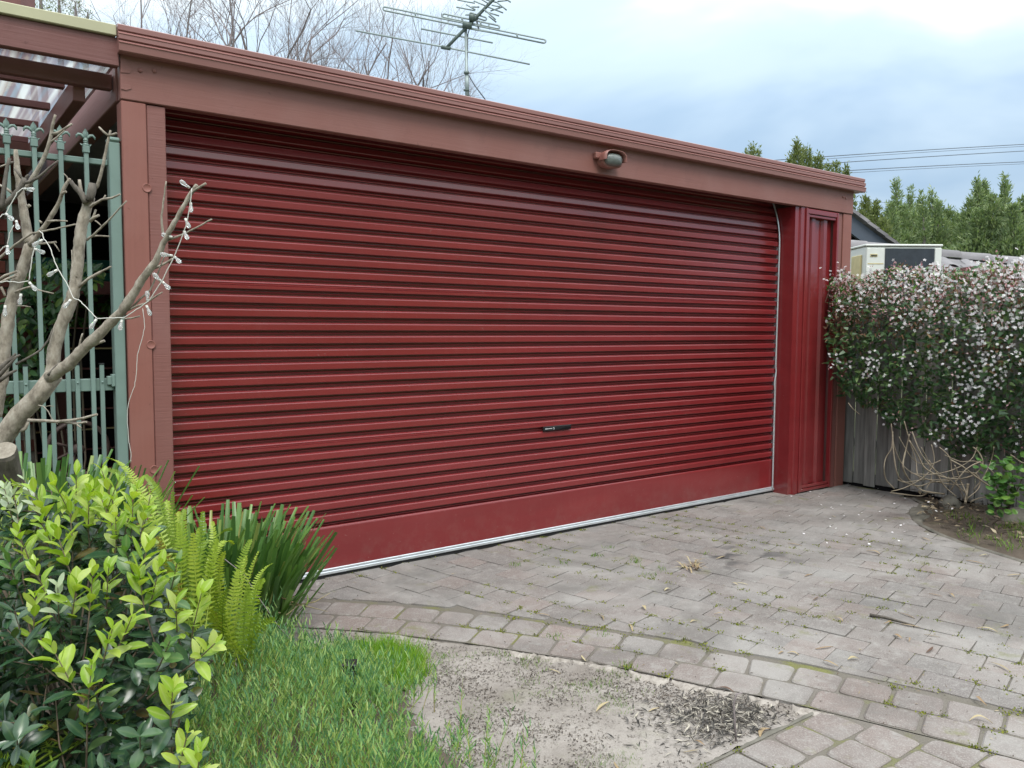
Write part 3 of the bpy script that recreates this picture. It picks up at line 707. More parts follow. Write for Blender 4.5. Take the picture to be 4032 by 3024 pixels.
# weather strip beside the curtain
b = MB(); pts = []
for s in np.linspace(.03, ZT+.42, 60):
    y, z, a_ = curtain_at(s); x = 4.868-.004*math.sin(s*2.2)+(.012*math.exp(-((s-1.02)/.03)**2))-.008*math.exp(-((s-.93)/.05)**2)
    pts.append((x-.018, y-.012, z))
b.tube(pts, .0075, 5); b.build('weather_strip', MAT['galv'], door)
gpart('door_track', MAT['galv'], lambda b: b.box((4.872-.012, YC-.004, .0), (4.8715, YC+.03, ZT)), gar)
gpart('rivet', MAT['white'], lambda b: [b.lathe([(.004, 0), (.003, .002), (0, .003)], 6, Matrix.Translation((x, YC-.001, .62)) @ Matrix.Rotation(R(90), 4, 'X')) for x in (.022, .042)], door)

# ---- wall lamp on the beam
lp = thing('wall_lamp', 'small brown hooded bulkhead lamp with oval glass on the garage beam', 'lamp', (2.735, 0, 2.475))
lc = Vector((2.735, -.001, 2.476))
def half_oval(b, hw, hh, y0, y1, top=None, n=20, dome=0., full=True, z0=0.):
    rings = []; ys = [(y0, 1.0), (y1, 1.0)]
    if dome: ys += [(y1-dome*.45, .86), (y1-dome*.8, .58), (y1-dome, .2)]
    vs = []
    for y, k in ys:
        for i in range(n):
            t = 2*math.pi*i/n; e_ = 2.8
            cx = math.copysign(abs(math.cos(t))**(2/e_), math.cos(t)); cz = math.copysign(abs(math.sin(t))**(2/e_), math.sin(t))
            vs.append((lc.x+hw*k*cx, lc.y+y, lc.z+z0+hh*k*cz))
    m_ = len(ys); fs = [(r_*n+i, r_*n+(i+1) % n, (r_+1)*n+(i+1) % n, (r_+1)*n+i) for r_ in range(m_-1) for i in range(n)]
    fs.append(tuple((m_-1)*n+i for i in range(n))); b.add(vs, fs, True)
gpart('lamp_base', MAT['lamphood'], lambda b: (half_oval(b, .080, .046, 0, -.042), b.box((lc.x-.115, -.034, lc.z+.004), (lc.x-.06, -.001, lc.z+.045), bev=.006)), lp)
gpart('lamp_rim', MAT['lamphood'], lambda b: half_oval(b, .086, .051, -.042, -.066), lp)
gpart('glass_cover', MAT['lampglass'], lambda b: half_oval(b, .074, .041, -.066, -.076, dome=.03), lp)
def hood(b):
    n = 14; vs = []
    for (y, k) in ((-.03, 1.03), (-.075, 1.10), (-.105, 1.06), (-.105, 1.0), (-.07, 1.0)):
        for i in range(n+1):
            t = math.pi*(i/n); e_ = 2.8
            cx = math.copysign(abs(math.cos(t))**(2/e_), math.cos(t)); cz = abs(math.sin(t))**(2/e_)
            vs.append((lc.x+.086*k*cx, lc.y+y, lc.z+.003+.051*k*cz-(.012 if i in (0, n) else 0)))
    b.add(vs, [(r_*(n+1)+i, r_*(n+1)+i+1, (r_+1)*(n+1)+i+1, (r_+1)*(n+1)+i) for r_ in range(4) for i in range(n)], True)
gpart('lamp_hood', MAT['lamphood'], hood, lp)

# ================================================================== PERGOLA
pg = thing('pergola', 'brown timber pergola with a clear corrugated roof beside the garage', 'pergola', (-1.2, .8, 2.4))
gpart('flashing', MAT['cream'], lambda b: b.box((-3.2, -.03, 2.648), (-.203, .012, 2.695), bev=.003), pg)
gpart('flashing_top', MAT['cream'], lambda b: b.box((-3.2, .0125, 2.684), (-.203, .12, 2.692)), pg)
gpart('front_beam', MAT['pergola'], lambda b: b.box((-3.2, -.012, 2.523), (-.192, .035, 2.647), bev=.004), pg)
gpart('inner_beam', MAT['pergola'], lambda b: b.box((-3.2, .16, 2.462), (-.19, .205, 2.532), bev=.004), pg)
for x in (-.315, -1.05, -1.75, -2.45): gpart('rafter', MAT['rafter'], lambda b: b.box((x-.03, .207, 2.40), (x+.02, 4.2, 2.50), bev=.003), pg)
for y in (.42, .90, 1.38, 1.86, 2.34, 2.9, 3.5): gpart('batten', MAT['pergola'], lambda b: b.box((-3.2, y, 2.502), (-.345, y+.045, 2.537), bev=.003), pg)
b = MB(); n = 150; vs = []
for i in range(n+1):
    x = -3.2+i*(2.98/n); z = 2.555+.009*math.cos(2*math.pi*x/.085)
    vs += [(x, .04, z), (x, 4.2, z+.01)]
b.add(vs, [(2*i, 2*i+1, 2*i+3, 2*i+2) for i in range(n)], True); b.build('roof_sheet', MAT['poly'], pg)
gpart('post', MAT['pergola'], lambda b: b.box((-3.2, .03, 0), (-3.1, .13, 2.52)), pg)

# ================================================================== HOUSE BEHIND THE GATE
hs = thing('brick_house', 'dark red brick house wall in shade behind the green gate', 'house', (-1.6, 3, 0))
gpart('wall', MAT['mortar'], lambda b: b.box((-4.2, 1.47, -.05), (-.405, 1.60, 2.34)), hs)
gpart('eave', MAT['trim'], lambda b: b.box((-4.2, 1.30, 2.27), (-.40, 1.44, 2.395)), hs)
bm_ = [MB().box((0, 0, 0), (.222, .10, .068), bev=.003).mesh('brick', MAT['brick']) for _ in range(1)][0]
for j in range(29):
    z = .02+j*.079
    for i in range(0, 9):
        x = -.40-.232*(i+1)-(.116 if j % 2 else 0)
        if x < -1.7 or z > 2.25: continue
        o = bpy.data.objects.new('brick', bm_); put(o, hs, Matrix.Translation((x+rng.uniform(-.002, .002), 1.45+rng.uniform(-.003, .002), z)))
gpart('roof', MAT['rooftile'], lambda b: b.add([(-4.4, 2.3, 2.56), (-.2, 2.3, 2.56), (-.2, 5.2, 4.0), (-4.4, 5.2, 4.0)], [(0, 1, 2, 3)]), hs)
gpart('awning', MAT['teal'], lambda b: (b.box((-.15, 3.55, 1.84), (.75, 3.60, 1.93)), b.box((-.15, 3.50, 1.76), (.75, 3.62, 1.825))), hs)
gpart('roof_shade_panel', MAT['dark'], lambda b: b.box((-.40, 3.7, 1.95), (1.2, 3.78, 2.4)), hs)  # near-black panel stands in for the roof shade above the awning
# low dark slatted screen with a brown rail
scn = thing('slatted_screen', 'dark horizontal slat screen with a brown top rail behind the gate', 'screen', (-.12, 1.7, 0))
gpart('top_rail', MAT['trim'], lambda b: b.box((-.39, 1.62, 1.58), (.16, 1.72, 1.66), bev=.004), scn)
gpart('screen_post', MAT['trim'], lambda b: b.box((-.28, 1.62, .0), (-.22, 1.68, 1.58)), scn)
for k in range(10):
    z = .10+k*.128
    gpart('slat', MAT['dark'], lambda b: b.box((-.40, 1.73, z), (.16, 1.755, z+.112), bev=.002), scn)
    gpart('gap_light_strip', MAT['yellowed'] if k in (4, 8) else MAT['strip'], lambda b: b.box((-.40, 1.722, z+.1125), (.16, 1.7295, z+.121)), scn)  # coloured strips stand in for light showing through the slat gaps
hp = thing('metal_hoop', 'round brown hoop standing on edge behind the green gate', 'hoop', (-.27, .9, .57))
M = Matrix.Translation((-.27, .90, .722)) @ Matrix.Rotation(R(90), 4, 'X')
gpart('rim', MAT['hoop'], lambda b: b.lathe([(.134, -.018), (.156, -.018), (.156, .018), (.134, .018), (.134, -.018)], 36, M), hp)
gpart('hub', MAT['hoop'], lambda b: (b.lathe([(0, -.03), (.03, -.03), (.03, .03), (0, .03)], 12, M), *[b.tube([M @ Vector((.03*math.cos(g), .03*math.sin(g), 0)), M @ Vector((.138*math.cos(g), .138*math.sin(g), 0))], .008, 5) for g in [k*math.pi/4+2.0 for k in range(8) if k not in (6, 7, 5, 4)]]), hp)
tag(MB().box((-.95, .82, -.05), (.1, 1.05, .565), bev=.01).build('low_wall', MAT['stonewall']), 'low grey rendered wall behind the gate and strappy leaves', 'wall')

# ================================================================== GREEN GATE
GY = .05
gt = thing('gate', 'sage green metal gate with fleur-de-lis topped pickets', 'gate', (-.6, GY, 0))
gpart('gate_post', MAT['green'], lambda b: (b.box((-.238, GY-.03, -.05), (-.192, GY+.035, 2.200), bev=.004), b.box((-.241, GY-.034, 2.2005), (-.1895, GY+.039, 2.222), bev=.008)), gt)
gpart('rail', MAT['green'], lambda b: b.box((-2.2, GY-.003, 2.098), (-.239, GY+.028, 2.123), bev=.003), gt)
zl = toface(75, 382, GY).z; zl2 = toface(75, 391, GY).z
gpart('rail', MAT['green'], lambda b: b.box((-2.2, GY-.003, zl2-.004), (-.239, GY+.028, zl+.012), bev=.003), gt)
gpart('rail', MAT['green'], lambda b: b.box((-2.2, GY-.003, .16), (-.239, GY+.028, .19), bev=.003), gt)
gpart('hinge', MAT['green'], lambda b: (b.box((-.270, GY-.014, zl-.018), (-.2385, GY+.01, zl+.022), bev=.003), b.box((-.252, GY-.024, zl-.026), (-.237, GY+.02, zl+.03), bev=.003)), gt)
gpart('latch', MAT['black'], lambda b: b.box((-.2025, GY-.038, 1.455), (-.1915, GY-.028, 1.50), bev=.002), gt)
def finial(b):
    b.box((-.0135, -.0135, 0), (.0135, .0135, .030), bev=.002)
    for z, r_ in ((.046, .0105), (.054, .0105)): b.lathe([(.007, z-.004), (r_, z-.001), (r_, z+.002), (.007, z+.005)], 10)
    b.lathe([(.011, .028), (.016, .036), (.008, .042), (.008, .062), (.005, .066)], 10)
    # centre petal: leaf-shaped, ridged
    P = [(0, .060), (.0075, .067), (.0125, .078), (.0105, .089), (.005, .098), (0, .107)]
    for sx in (1, -1):
        for sy in (1, -1):
            vs = [(0, sy*.007, z) for _, z in P]+[(sx*x, 0, z) for x, z in P]; k = len(P)
            b.add(vs, [(i, i+1, k+i+1, k+i) for i in range(k-1)], True)
    for sx in (1, -1):    # side petals curl over
        b.tube([(sx*x, 0, z) for x, z in ((.003, .060), (.010, .069), (.019, .077), (.028, .078), (.035, .071), (.037, .060))], [.004, .0055, .007, .0065, .005, .0015], 6)
    for sx in (1, -1): b.tube([(sx*.008, 0, .032), (sx*.017, 0, .033), (sx*.022, 0, .040)], [.005, .004, .001], 5)
bf = MB(); finial(bf); mf = bf.mesh('finial', MAT['green'])
mp_ = MB().box((-.0090, -.0090, 0), (.0090, .0090, 2.14-.1), bev=.0015).mesh('picket', MAT['green'])
ms_ = MB().box((-.0088, -.0088, 0), (.0088, .0088, zl+.075-.1), bev=.0015).mesh('picket', MAT['green'])
mc_ = MB().box((-.0105, -.0105, 0), (.0105, .0105, .006), bev=.001).mesh('picket_cap', MAT['black'])
mr_ = MB().lathe([(.005, 0), (.004, .003), (0, .004)], 8).mesh('rivet', MAT['green'])
for i in range(14):
    x = -.327-.0985*i
    o = bpy.data.objects.new('picket', mp_); put(o, gt, Matrix.Translation((x, GY-.013, .1)))
    f_ = bpy.data.objects.new('finial', mf); put(f_, o, Matrix.Translation((x, GY-.013, 2.14)))
    x = -.279-.0985*i
    o = bpy.data.objects.new('picket', ms_); put(o, gt, Matrix.Translation((x-.012, GY-.013, .1)))
    f_ = bpy.data.objects.new('picket_cap', mc_); put(f_, o, Matrix.Translation((x-.012, GY-.013, zl+.0755)))
    f_ = bpy.data.objects.new('rivet', mr_); put(f_, o, Matrix.Translation((x-.012, GY-.0225, zl-.003)) @ Matrix.Rotation(R(90), 4, 'X'))

# ================================================================== numpy helpers for foliage
def np_frames(pos, dirs, ups, sx, sy, sz):
    y = dirs/np.linalg.norm(dirs, axis=1, keepdims=True); x = np.cross(y, ups); x /= np.linalg.norm(x, axis=1, keepdims=True)+1e-9; z = np.cross(x, y)
    A = np.zeros((len(pos), 4, 4)); A[:, :3, 0] = x*np.asarray(sx).reshape(-1, 1); A[:, :3, 1] = y*np.asarray(sy).reshape(-1, 1); A[:, :3, 2] = z*np.asarray(sz).reshape(-1, 1); A[:, :3, 3] = pos; A[:, 3, 3] = 1
    return A
def unit(n): v = nrg.normal(size=(n, 3)); return v/np.linalg.norm(v, axis=1, keepdims=True)
def stuff(name, V, F, A, mat, parent=None, rnd=None, kind='stuff', label=None, cat=None, smooth=False, matidx=None):
    o = bpy.data.objects.new(name, scatter_mesh(name, V, F, A, mat, rnd, smooth, matidx)); put(o, parent); tag(o, label, cat, None, kind); return o
def np_project(P):
    d = P-np.array(CAM); D = d@np.array(FWD); D = np.where(D < .05, 1e-3, D)
    return 512+FPX*(d@np.array(RGT))/D, 384-FPX*(d@np.array(UPV))/D, D
def in_poly(u, v, poly):
    ins = np.zeros(len(u), bool); k = len(poly)
    for i in range(k):
        (x0, y0), (x1, y1) = poly[i], poly[(i+1) % k]
        c = ((y0 > v) != (y1 > v)) & (u < (x1-x0)*(v-y0)/((y1-y0) or 1e-9)+x0); ins ^= c
    return ins
# leaf templates: +y along the leaf, unit length, unit width about .4
def leaf_template(fold=.12, curl=.15, wid=.42, pts=((0, .06), (.14, .42), (.38, .95), (.64, 1.0), (.87, .62), (1, .06))):
    V = []; F = []
    for t, w_ in pts:
        zc = -curl*t*t; V += [(-w_*wid/2, t, zc+fold*w_*.5), (0, t, zc), (w_*wid/2, t, zc+fold*w_*.5)]
    for i in range(len(pts)-1):
        a = 3*i; F += [(a, a+1, a+4, a+3), (a+1, a+2, a+5, a+4)]
    return V, F
LV, LF = leaf_template()
LV2, LF2 = leaf_template(.2, .28, .46)
LV3, LF3 = leaf_template(.06, -.05, .38)
DV, DF = [(0, 0, 0), (-.5, .45, .06), (0, 1, 0), (.5, .45, .06)], [(0, 1, 2), (0, 2, 3)]          # diamond leaf
QV, QF = [(-.5, 0, 0), (.5, 0, 0), (.35, .55, .03), (-.35, .55, .03), (0, 1, -.02)], [(0, 1, 2, 3), (3, 2, 4)]   # narrow leaf

# ================================================================== FOREGROUND SHRUB
sh_base = at(45, 384, 1.62); sh_base.z = .12
shrub = thing('shrub', 'leafy green shrub with lime new shoots in the near left corner', 'shrub', sh_base)
k2 = lambda x, y: (x*.9114/3.9375, (1512+y*.9114)/3.9375)
tips = [(330, 395, 1), (440, 375, 1), (510, 420, 1), (590, 455, 1), (625, 560, 1), (240, 440, 1), (105, 415, 3), (20, 455, 3), (60, 480, 3), (80, 640, 1), (180, 600, 1), (245, 640, 1), (500, 575, 1), (575, 500, 1), (385, 470, 1), (440, 500, 1), (300, 520, 1), (150, 470, 1), (650, 480, 1),
        (330, 865, 1), (250, 880, 3), (400, 830, 1), (470, 795, 1), (600, 800, 1), (690, 790, 1), (765, 775, 2), (485, 1060, 1), (570, 1005, 1), (870, 905, 1), (760, 950, 1), (735, 1110, 2), (220, 1130, 1), (395, 1215, 1), (930, 1120, 1), (745, 1330, 1), (810, 1510, 1), (865, 1590, 1), (150, 925, 1), (150, 790, 1), (545, 725, 2), (640, 690, 1), (30, 740, 2), (60, 980, 0), (30, 1060, 0)]
shoots = []      # tip, direction, size, kind (1 = new growth, 2 = mid, 3 = silver, 0 = old)
def depth_for(v): return 1.86-.50*min(1, max(0, (v-470)/290))
cview = lambda: Vector((rng.uniform(-1, 1), rng.uniform(-1, 1), rng.uniform(-1, 1)))
for (x, y, kd) in tips:
    u_, v_ = k2(x, y); D = depth_for(v_)
    T = at(u_, v_, D); dr = (Vector((0, 0, 1))*(1.1 if v_ < 600 else .75)+RGT*((u_-70)/260)-FWD*.25+cview()*.28).normalized(); shoots.append((T, dr, rng.uniform(.9, 1.12), kd))
SHP = [(-60, 500), (0, 482), (40, 478), (90, 470), (140, 484), (156, 520), (150, 560), (172, 600), (190, 640), (178, 690), (186, 735), (200, 790), (-60, 790)]
n_f = 0
while n_f < 230:
    u_, v_ = rng.uniform(-70, 205), rng.uniform(478, 800)
    if not in_poly(np.array([u_]), np.array([v_]), SHP)[0]: continue
    D = depth_for(v_)+rng.uniform(.06, .6); T = at(u_, v_, D)
    if T.z < .1: continue
    dr = (Vector((0, 0, 1))*rng.uniform(.2, .9)+RGT*((u_-60)/220)-FWD*rng.uniform(.1, .9)+cview()*.5).normalized()
    kd = 1 if (v_ < 540 and rng.random() < .7) else (2 if rng.random() < (.30 if v_ < 620 else .05) else 0); shoots.append((T, dr, rng.uniform(.85, 1.1), kd)); n_f += 1
leaves = []; stems_b = MB()
for (T, dr, sz, kd) in shoots:
    ln = rng.uniform(.13, .2); bend = cview()*.05; bend.z = -abs(bend.z)
    B0 = T-dr*ln+bend*.8; npair = 8; ph = rng.uniform(0, 6.28)
    stems_b.tube([B0+(Vector(sh_base)+Vector((0, 0, .35))-B0).normalized()*.06, B0, B0.lerp(T, .5)-bend*.15, T], [.0026, .0022, .0018, .0010], 4, False)
    ax = dr.orthogonal().normalized(); bx = dr.cross(ax)
    for i in range(npair):
        t = i/(npair-1); p = B0.lerp(T, .15+.85*t)-bend*.15*math.sin(t*3.14)
        for k in range(2 if i else 2):
            ang = ph+i*2.2+k*math.pi+rng.uniform(-.35, .35); out_ = (ax*math.cos(ang)+bx*math.sin(ang))
            young = kd in (1, 2, 3) and t > (.42 if kd == 1 else .55)
            spread = (.95-.62*t)*1.35 if young else rng.uniform(1.0, 1.45)
            d_ = (dr*math.cos(spread)+out_*math.sin(spread)+Vector((0, 0, .12 if not young else .05))).normalized()
            L_ = .047*rng.choice((.75, .95, 1, 1, 1.12))*sz*(1.0-.30*max(0, t-.6)/.4)*rng.uniform(.85, 1.18)*(1.12 if not young else 1)
            if kd == 3 and young: m_ = 'silverleaf'; L_ *= .8
            elif kd in (1,) and young: m_ = 'newleaf'
            elif kd == 2 and young: m_ = 'midleaf'
            elif kd in (1, 2) and t > .3: m_ = 'midleaf' if rng.random() < .6 else 'darkleaf'
            else: m_ = 'darkleaf'
            up = (dr+Vector((0, 0, .8))+cview()*.55 if not young else dr*.6-out_*1.0+cview()*.3)
            leaves.append((p, d_, up, L_, m_, rng.uniform(.72, 1.2)))
lm = {}
for m_ in ('newleaf', 'midleaf', 'silverleaf', 'darkleaf'):
    for v_i, (V_, F_) in enumerate(((LV, LF), (LV2, LF2), (LV3, LF3))):
        b = MB(); b.add(V_, F_, True); me_ = b.mesh('leaf', MAT[m_]); lm[(m_, v_i)] = me_
        q = me_.attributes.new('mid', 'FLOAT', 'POINT'); q.data.foreach_set('value', [0., 1., 0.]*6)
def lsize(l):
    u_, v_, D = project(l[0]); return (l[3]/max(D, .2)) if (-5 < u_ < 1030 and 0 < v_ < 772) else 0
nex = len(tips)*16
order = sorted(range(len(leaves)), key=lambda i: -(lsize(leaves[i])*(1.5 if i < nex else 1.0)))
ind = set(order[:292])
for i in ind:
    p, d_, up, L_, m_, w_ = leaves[i]; o = bpy.data.objects.new('leaf', lm[(m_, rng.randrange(3))]); put(o, shrub, frame(p, d_, up, L_*w_, L_, L_))
for v_i, (V_, F_) in enumerate(((LV, LF), (LV2, LF2), (LV3, LF3))):
    sel = [l for i, l in enumerate(leaves) if i not in ind and i % 3 == v_i]
    ms_l = ['newleaf', 'midleaf', 'silverleaf', 'darkleaf']
    A = [np.array(frame(p, d_, up, L_*w_, L_, L_)) for p, d_, up, L_, m_, w_ in sel]
    stuff('foliage', V_, F_, A, [MAT[m_] for m_ in ms_l], shrub, smooth=True, matidx=[ms_l.index(l[4]) for l in sel])
stems_b.build('twigs', MAT['stem'], shrub, 'stuff')
b = MB()
for k in range(9):
    T = at(rng.uniform(-20, 150), rng.uniform(560, 640), rng.uniform(1.9, 2.1)); b.tube([sh_base+FWD*.2+cview()*.05, Vector(sh_base+FWD*.2).lerp(T, .5)+Vector((0, 0, .08)), T], [.008, .006, .003], 6, False)
b.build('branches', MAT['stem'], shrub)

# ================================================================== LOW GROUND COVER (rosemary-like mat)
GCP = [(.26, -.98), (.36, -1.06), (.39, -1.18), (.38, -1.34), (.31, -1.5), (.21, -1.75), (.13, -1.95), (.09, -2.2), (.08, -2.5), (-1.0, -2.6), (-1.0, -1.1), (-.3, -.95), (.1, -.90)]
n = 5600; X = nrg.uniform(-1.0, .75, n); Y = nrg.uniform(-2.6, -.5, n); GCX = [(a+.16, b_) for a, b_ in GCP[:9]]+GCP[9:]; keep = in_poly(X, Y, GCP) | (in_poly(X, Y, GCX) & (nrg.random(n) < .13)); X, Y = X[keep], Y[keep]
Zb = np.array([max(-.02, -.02+mound(x, y)) for x, y in zip(X, Y)])
edge_d = np.array([min(math.hypot(x-a[0], y-a[1]) for a in GCP[:9]) for x, y in zip(X, Y)])
H = (.085+.13*np.clip(edge_d/.35, 0, 1))*nrg.uniform(.6, 1.3, len(X))*np.array([1+.5*mnoise.noise(Vector((x*5, y*5, 9))) for x, y in zip(X, Y)])
u_, v_, D_ = np_project(np.stack([X, Y, Zb+H], 1)); keep = (u_ > 120) & (v_ < 830); X, Y, Zb, H = X[keep], Y[keep], Zb[keep], H[keep]
tilt = nrg.normal(0, .28, (len(X), 2)); S_ = np.stack([tilt[:, 0], tilt[:, 1], np.ones(len(X))], 1)
pos, dirs, lens, rn = [], [], [], []
for q in range(13):
    t = .25+.75*q/12; P = np.stack([X, Y, Zb], 1)+S_*(H*t)[:, None]; ang = nrg.uniform(0, 6.28, len(X))
    up_ = .55+1.2*t; dd = np.stack([np.cos(ang), np.sin(ang), np.full(len(X), up_)], 1)+S_*.3
    pos.append(P); dirs.append(dd); lens.append(nrg.uniform(.024, .042, len(X))*(1.1-.35*t))
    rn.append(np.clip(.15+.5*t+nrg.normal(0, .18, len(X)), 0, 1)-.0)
pos, dirs, lens, rn = np.concatenate(pos), np.concatenate(dirs), np.concatenate(lens), np.concatenate(rn)
NV, NF = [(-.5, 0, 0), (.5, 0, 0), (.45, .6, .05), (-.45, .6, .05), (0, 1, -.08)], [(0, 1, 2, 3), (3, 2, 4)]
SP = np.stack([X, Y, Zb], 1); As = np_frames(SP, S_, unit(len(X)), np.full(len(X), .0032), H*1.02, H)
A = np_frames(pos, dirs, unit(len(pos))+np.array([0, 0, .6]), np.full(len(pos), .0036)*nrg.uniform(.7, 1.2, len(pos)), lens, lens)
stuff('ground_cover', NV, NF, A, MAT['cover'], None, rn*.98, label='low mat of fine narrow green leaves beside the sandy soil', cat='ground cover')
stuff('cover_stems', QV, QF, As, MAT['coverstem'], bpy.data.objects['ground_cover'])
# clods and grit lying on the sandy soil
CP = []
while len(CP) < 700:
    u0, v0 = rng.uniform(380, 790), rng.uniform(640, 772); c = ground(u0, v0)
    if side(BORDER, c.x, c.y) > -.03 or c.y < -2.32: continue
    CP.append((c.x, c.y, sand_h(c.x, c.y)))
CP = np.array(CP); OV = [(1, 0, 0), (-1, 0, 0), (0, 1, 0), (0, -1, 0), (0, 0, .8), (0, 0, -.6)]; OF = [(0, 2, 4), (2, 1, 4), (1, 3, 4), (3, 0, 4), (2, 0, 5), (1, 2, 5), (3, 1, 5), (0, 3, 5)]
cs = np.abs(nrg.normal(0, .0045, len(CP)))+.0025
stuff('soil_clods', OV, OF, np_frames(CP, unit(len(CP))*np.array([1, 1, .2]), np.array([0, 0, 1.])+unit(len(CP))*.4, cs*nrg.uniform(.7, 1.4, len(CP)), cs, cs*.8), MAT['sand'], bpy.data.objects['sandy_soil'], smooth=True)
# tufts of bright grass and thin seedlings on the soil
def tufts(name, pts, per, hgt, wid, mat, label, spread=.02):
    P, Dd, Ls = [], [], []
    for (x, y, z) in pts:
        k = max(2, int(per*rng.uniform(.6, 1.4))); c = np.array([x, y, z])
        P.append(c+nrg.normal(0, spread, (k, 3))*np.array([1, 1, .1])); a = nrg.normal(0, .45, (k, 3)); a[:, 2] = 1; Dd.append(a); Ls.append(nrg.uniform(.5, 1.2, k)*hgt)
    P, Dd, Ls = np.concatenate(P), np.concatenate(Dd), np.concatenate(Ls)
    BV = [(-.5, 0, 0), (.5, 0, 0), (.4, .5, .02), (-.4, .5, .02), (0, 1, .18)]
    return stuff(name, BV, QF, np_frames(P, Dd, unit(len(P)), np.full(len(P), wid), Ls, Ls), mat, label=label, cat='grass')
gp = []
while len(gp) < 420:
    c = g4(rng.uniform(1270, 1760), rng.uniform(2500, 2760)); 
    u0, v0, _ = project(c)
    if ((u0-378)/46)**2+((v0-668)/20)**2 < rng.random()*1.6: gp.append((c.x, c.y, -.01))
tufts('grass_tuft', gp, 13, .085, .0028, MAT['tuft'], 'bright green grass tuft between ground cover and sandy soil')
gs = []
for k in range(1500):
    u0, v0 = rng.uniform(330, 660), rng.uniform(650, 768); c = ground(u0, v0)
    if side(BORDER, c.x, c.y) > -.03 or c.y < -2.3: continue
    pr = .9 if mnoise.noise(Vector((c.x*3.3, c.y*3.3, 5)))+.25*(1-(u0-420)/200) > .08 else .04
    if rng.random() < pr: gs.append((c.x, c.y, -.015))
tufts('sparse_grass', gs, 8, .022, .0019, MAT['grass'], 'thin sparse grass seedlings in the sandy soil', .016)
gs = []
for k in range(60):
    c = g4(rng.uniform(3690, 4060), rng.uniform(2040, 2190)); 
    if side(RIGHT, c.x, c.y) < -.03: gs.append((c.x, c.y, .03))
tufts('bed_grass', gs, 12, .05, .004, MAT['grass'], 'bright grass tufts in the garden bed by the fence', .04)
# little weeds and moss cushions in the joints
ms_p = []
for poly, c in vis:
    for k in range(len(poly)):
        q = poly[k]
        pr = mnoise.noise(Vector((q[0]*1.6, q[1]*1.6, 2)))
        if pr > .0 and c[0] < 4.2 and rng.random() < .62: ms_p.append((q[0]+(q[0]-c[0])*.03, q[1]+(q[1]-c[1])*.03, -.001))
P = np.array(ms_p); P = np.repeat(P, 22, 0)+nrg.normal(0, .016, (len(P)*22, 3))*np.array([1, 1, .1])
A = np_frames(P, unit(len(P))*np.array([1, 1, .4])+np.array([0, 0, .35]), unit(len(P)), np.full(len(P), .0065), nrg.uniform(.004, .012, len(P)), np.full(len(P), .01))
stuff('joint_moss', DV, DF, A, MAT['moss'], drive)
gw = [tuple(g4(*p)[:2])+(-.004,) for p in ((2220, 2220), (2605, 2240), (2510, 2215), (2450, 2620), (2180, 2505), (2500, 2205), (2030, 2225), (2400, 2160), (2560, 2265), (2380, 2500), (2340, 2190), (2150, 2160), (2780, 2180))]
tufts('paving_weed', gw, 26, .028, .003, MAT['grass'], 'small grass weeds growing in the paving joints', .022)

# ================================================================== STRAPPY CLUMPS
def blade_mesh(L_, lean, wid, twist=0., droop=.3):
    b = MB(); n = 6; vs = []
    for i in range(n+1):
        t = i/n; a_ = lean+droop*t*t; z = L_*t*math.cos(lean+droop*t*.5); y = L_*t*math.sin(lean+droop*t*.5); w_ = wid*(.75+.25*math.sin(t*2.6))*(1 if t < .99 else .8)
        vs += [(-w_/2, y, z+.0), (0, y+wid*.14, z), (w_/2, y, z)]
    b.add(vs, [(3*i+j, 3*i+j+1, 3*i+j+4, 3*i+j+3) for i in range(n) for j in range(2)], True); return b.mesh('blade', MAT['strap'])
def strappy(label, centre, rx, ry, count, lens, leans, bias, wid=.0165, tipfun=None):
    root = thing('strappy_plant', label, 'plant', centre, None); mats_ = []
    lib = [blade_mesh(1, .0, wid/.42, 0, d) for d in (.12, .3, .5, .2)]
    for i in range(count):
        a_ = rng.uniform(0, 6.28); rr = math.sqrt(rng.random()); p = Vector(centre)+RGT*(rx*rr*math.cos(a_))+Vector((FWD.x, FWD.y, 0)).normalized()*(ry*rr*math.sin(a_))
        d_ = RGT*(math.cos(a_)*rr+bias[0])+Vector((FWD.x, FWD.y, 0))*(math.sin(a_)*rr+bias[1]); d_.z = 0
        hd_ = math.atan2(-d_.x, d_.y)+rng.uniform(-.5, .5); ln = rng.uniform(*lens); lean = min(1.25, d_.length*leans*rng.uniform(.6, 1.3))
        M = Matrix.Translation(p) @ Matrix.Rotation(hd_, 4, 'Z') @ Matrix.Rotation(-lean, 4, 'X') @ Matrix.Rotation(rng.uniform(-.8, .8), 4, 'Z') @ Matrix.Diagonal((.55*rng.uniform(.75, 1.15), ln, ln, 1))
        M = M @ Matrix.Identity(4); o = bpy.data.objects.new('blade', rng.choice(lib)); put(o, root, M); mats_.append((M, o.data))
    # the crowded inner blades, joined
    for dmesh in lib+lib[:3]:
        A = []
        for (M, d0) in mats_:
            if d0 is dmesh: A.append(np.array(Matrix.Translation(cview()*.04) @ M @ Matrix.Rotation(rng.uniform(-.12, .12), 4, 'X') @ Matrix.Rotation(rng.uniform(-.12, .12), 4, 'Y') @ Matrix.Scale(rng.uniform(.75, 1.0), 4)))
        stuff('inner_blades', [tuple(v.co) for v in dmesh.vertices], [tuple(p.vertices) for p in dmesh.polygons], A, MAT['strap'], root, smooth=True)
    return root
strappy('clump of dark green strappy leaves against the left end of the roller door', (.07, -.36, 0.0), .27, .17, 290, (.42, .60), .46, (-.06, -.20))
strappy('clump of clipped strappy leaves in front of the green gate', (-.66, -.42, .12), .34, .14, 240, (.50, .80), .22, (.0, -.05), .016)
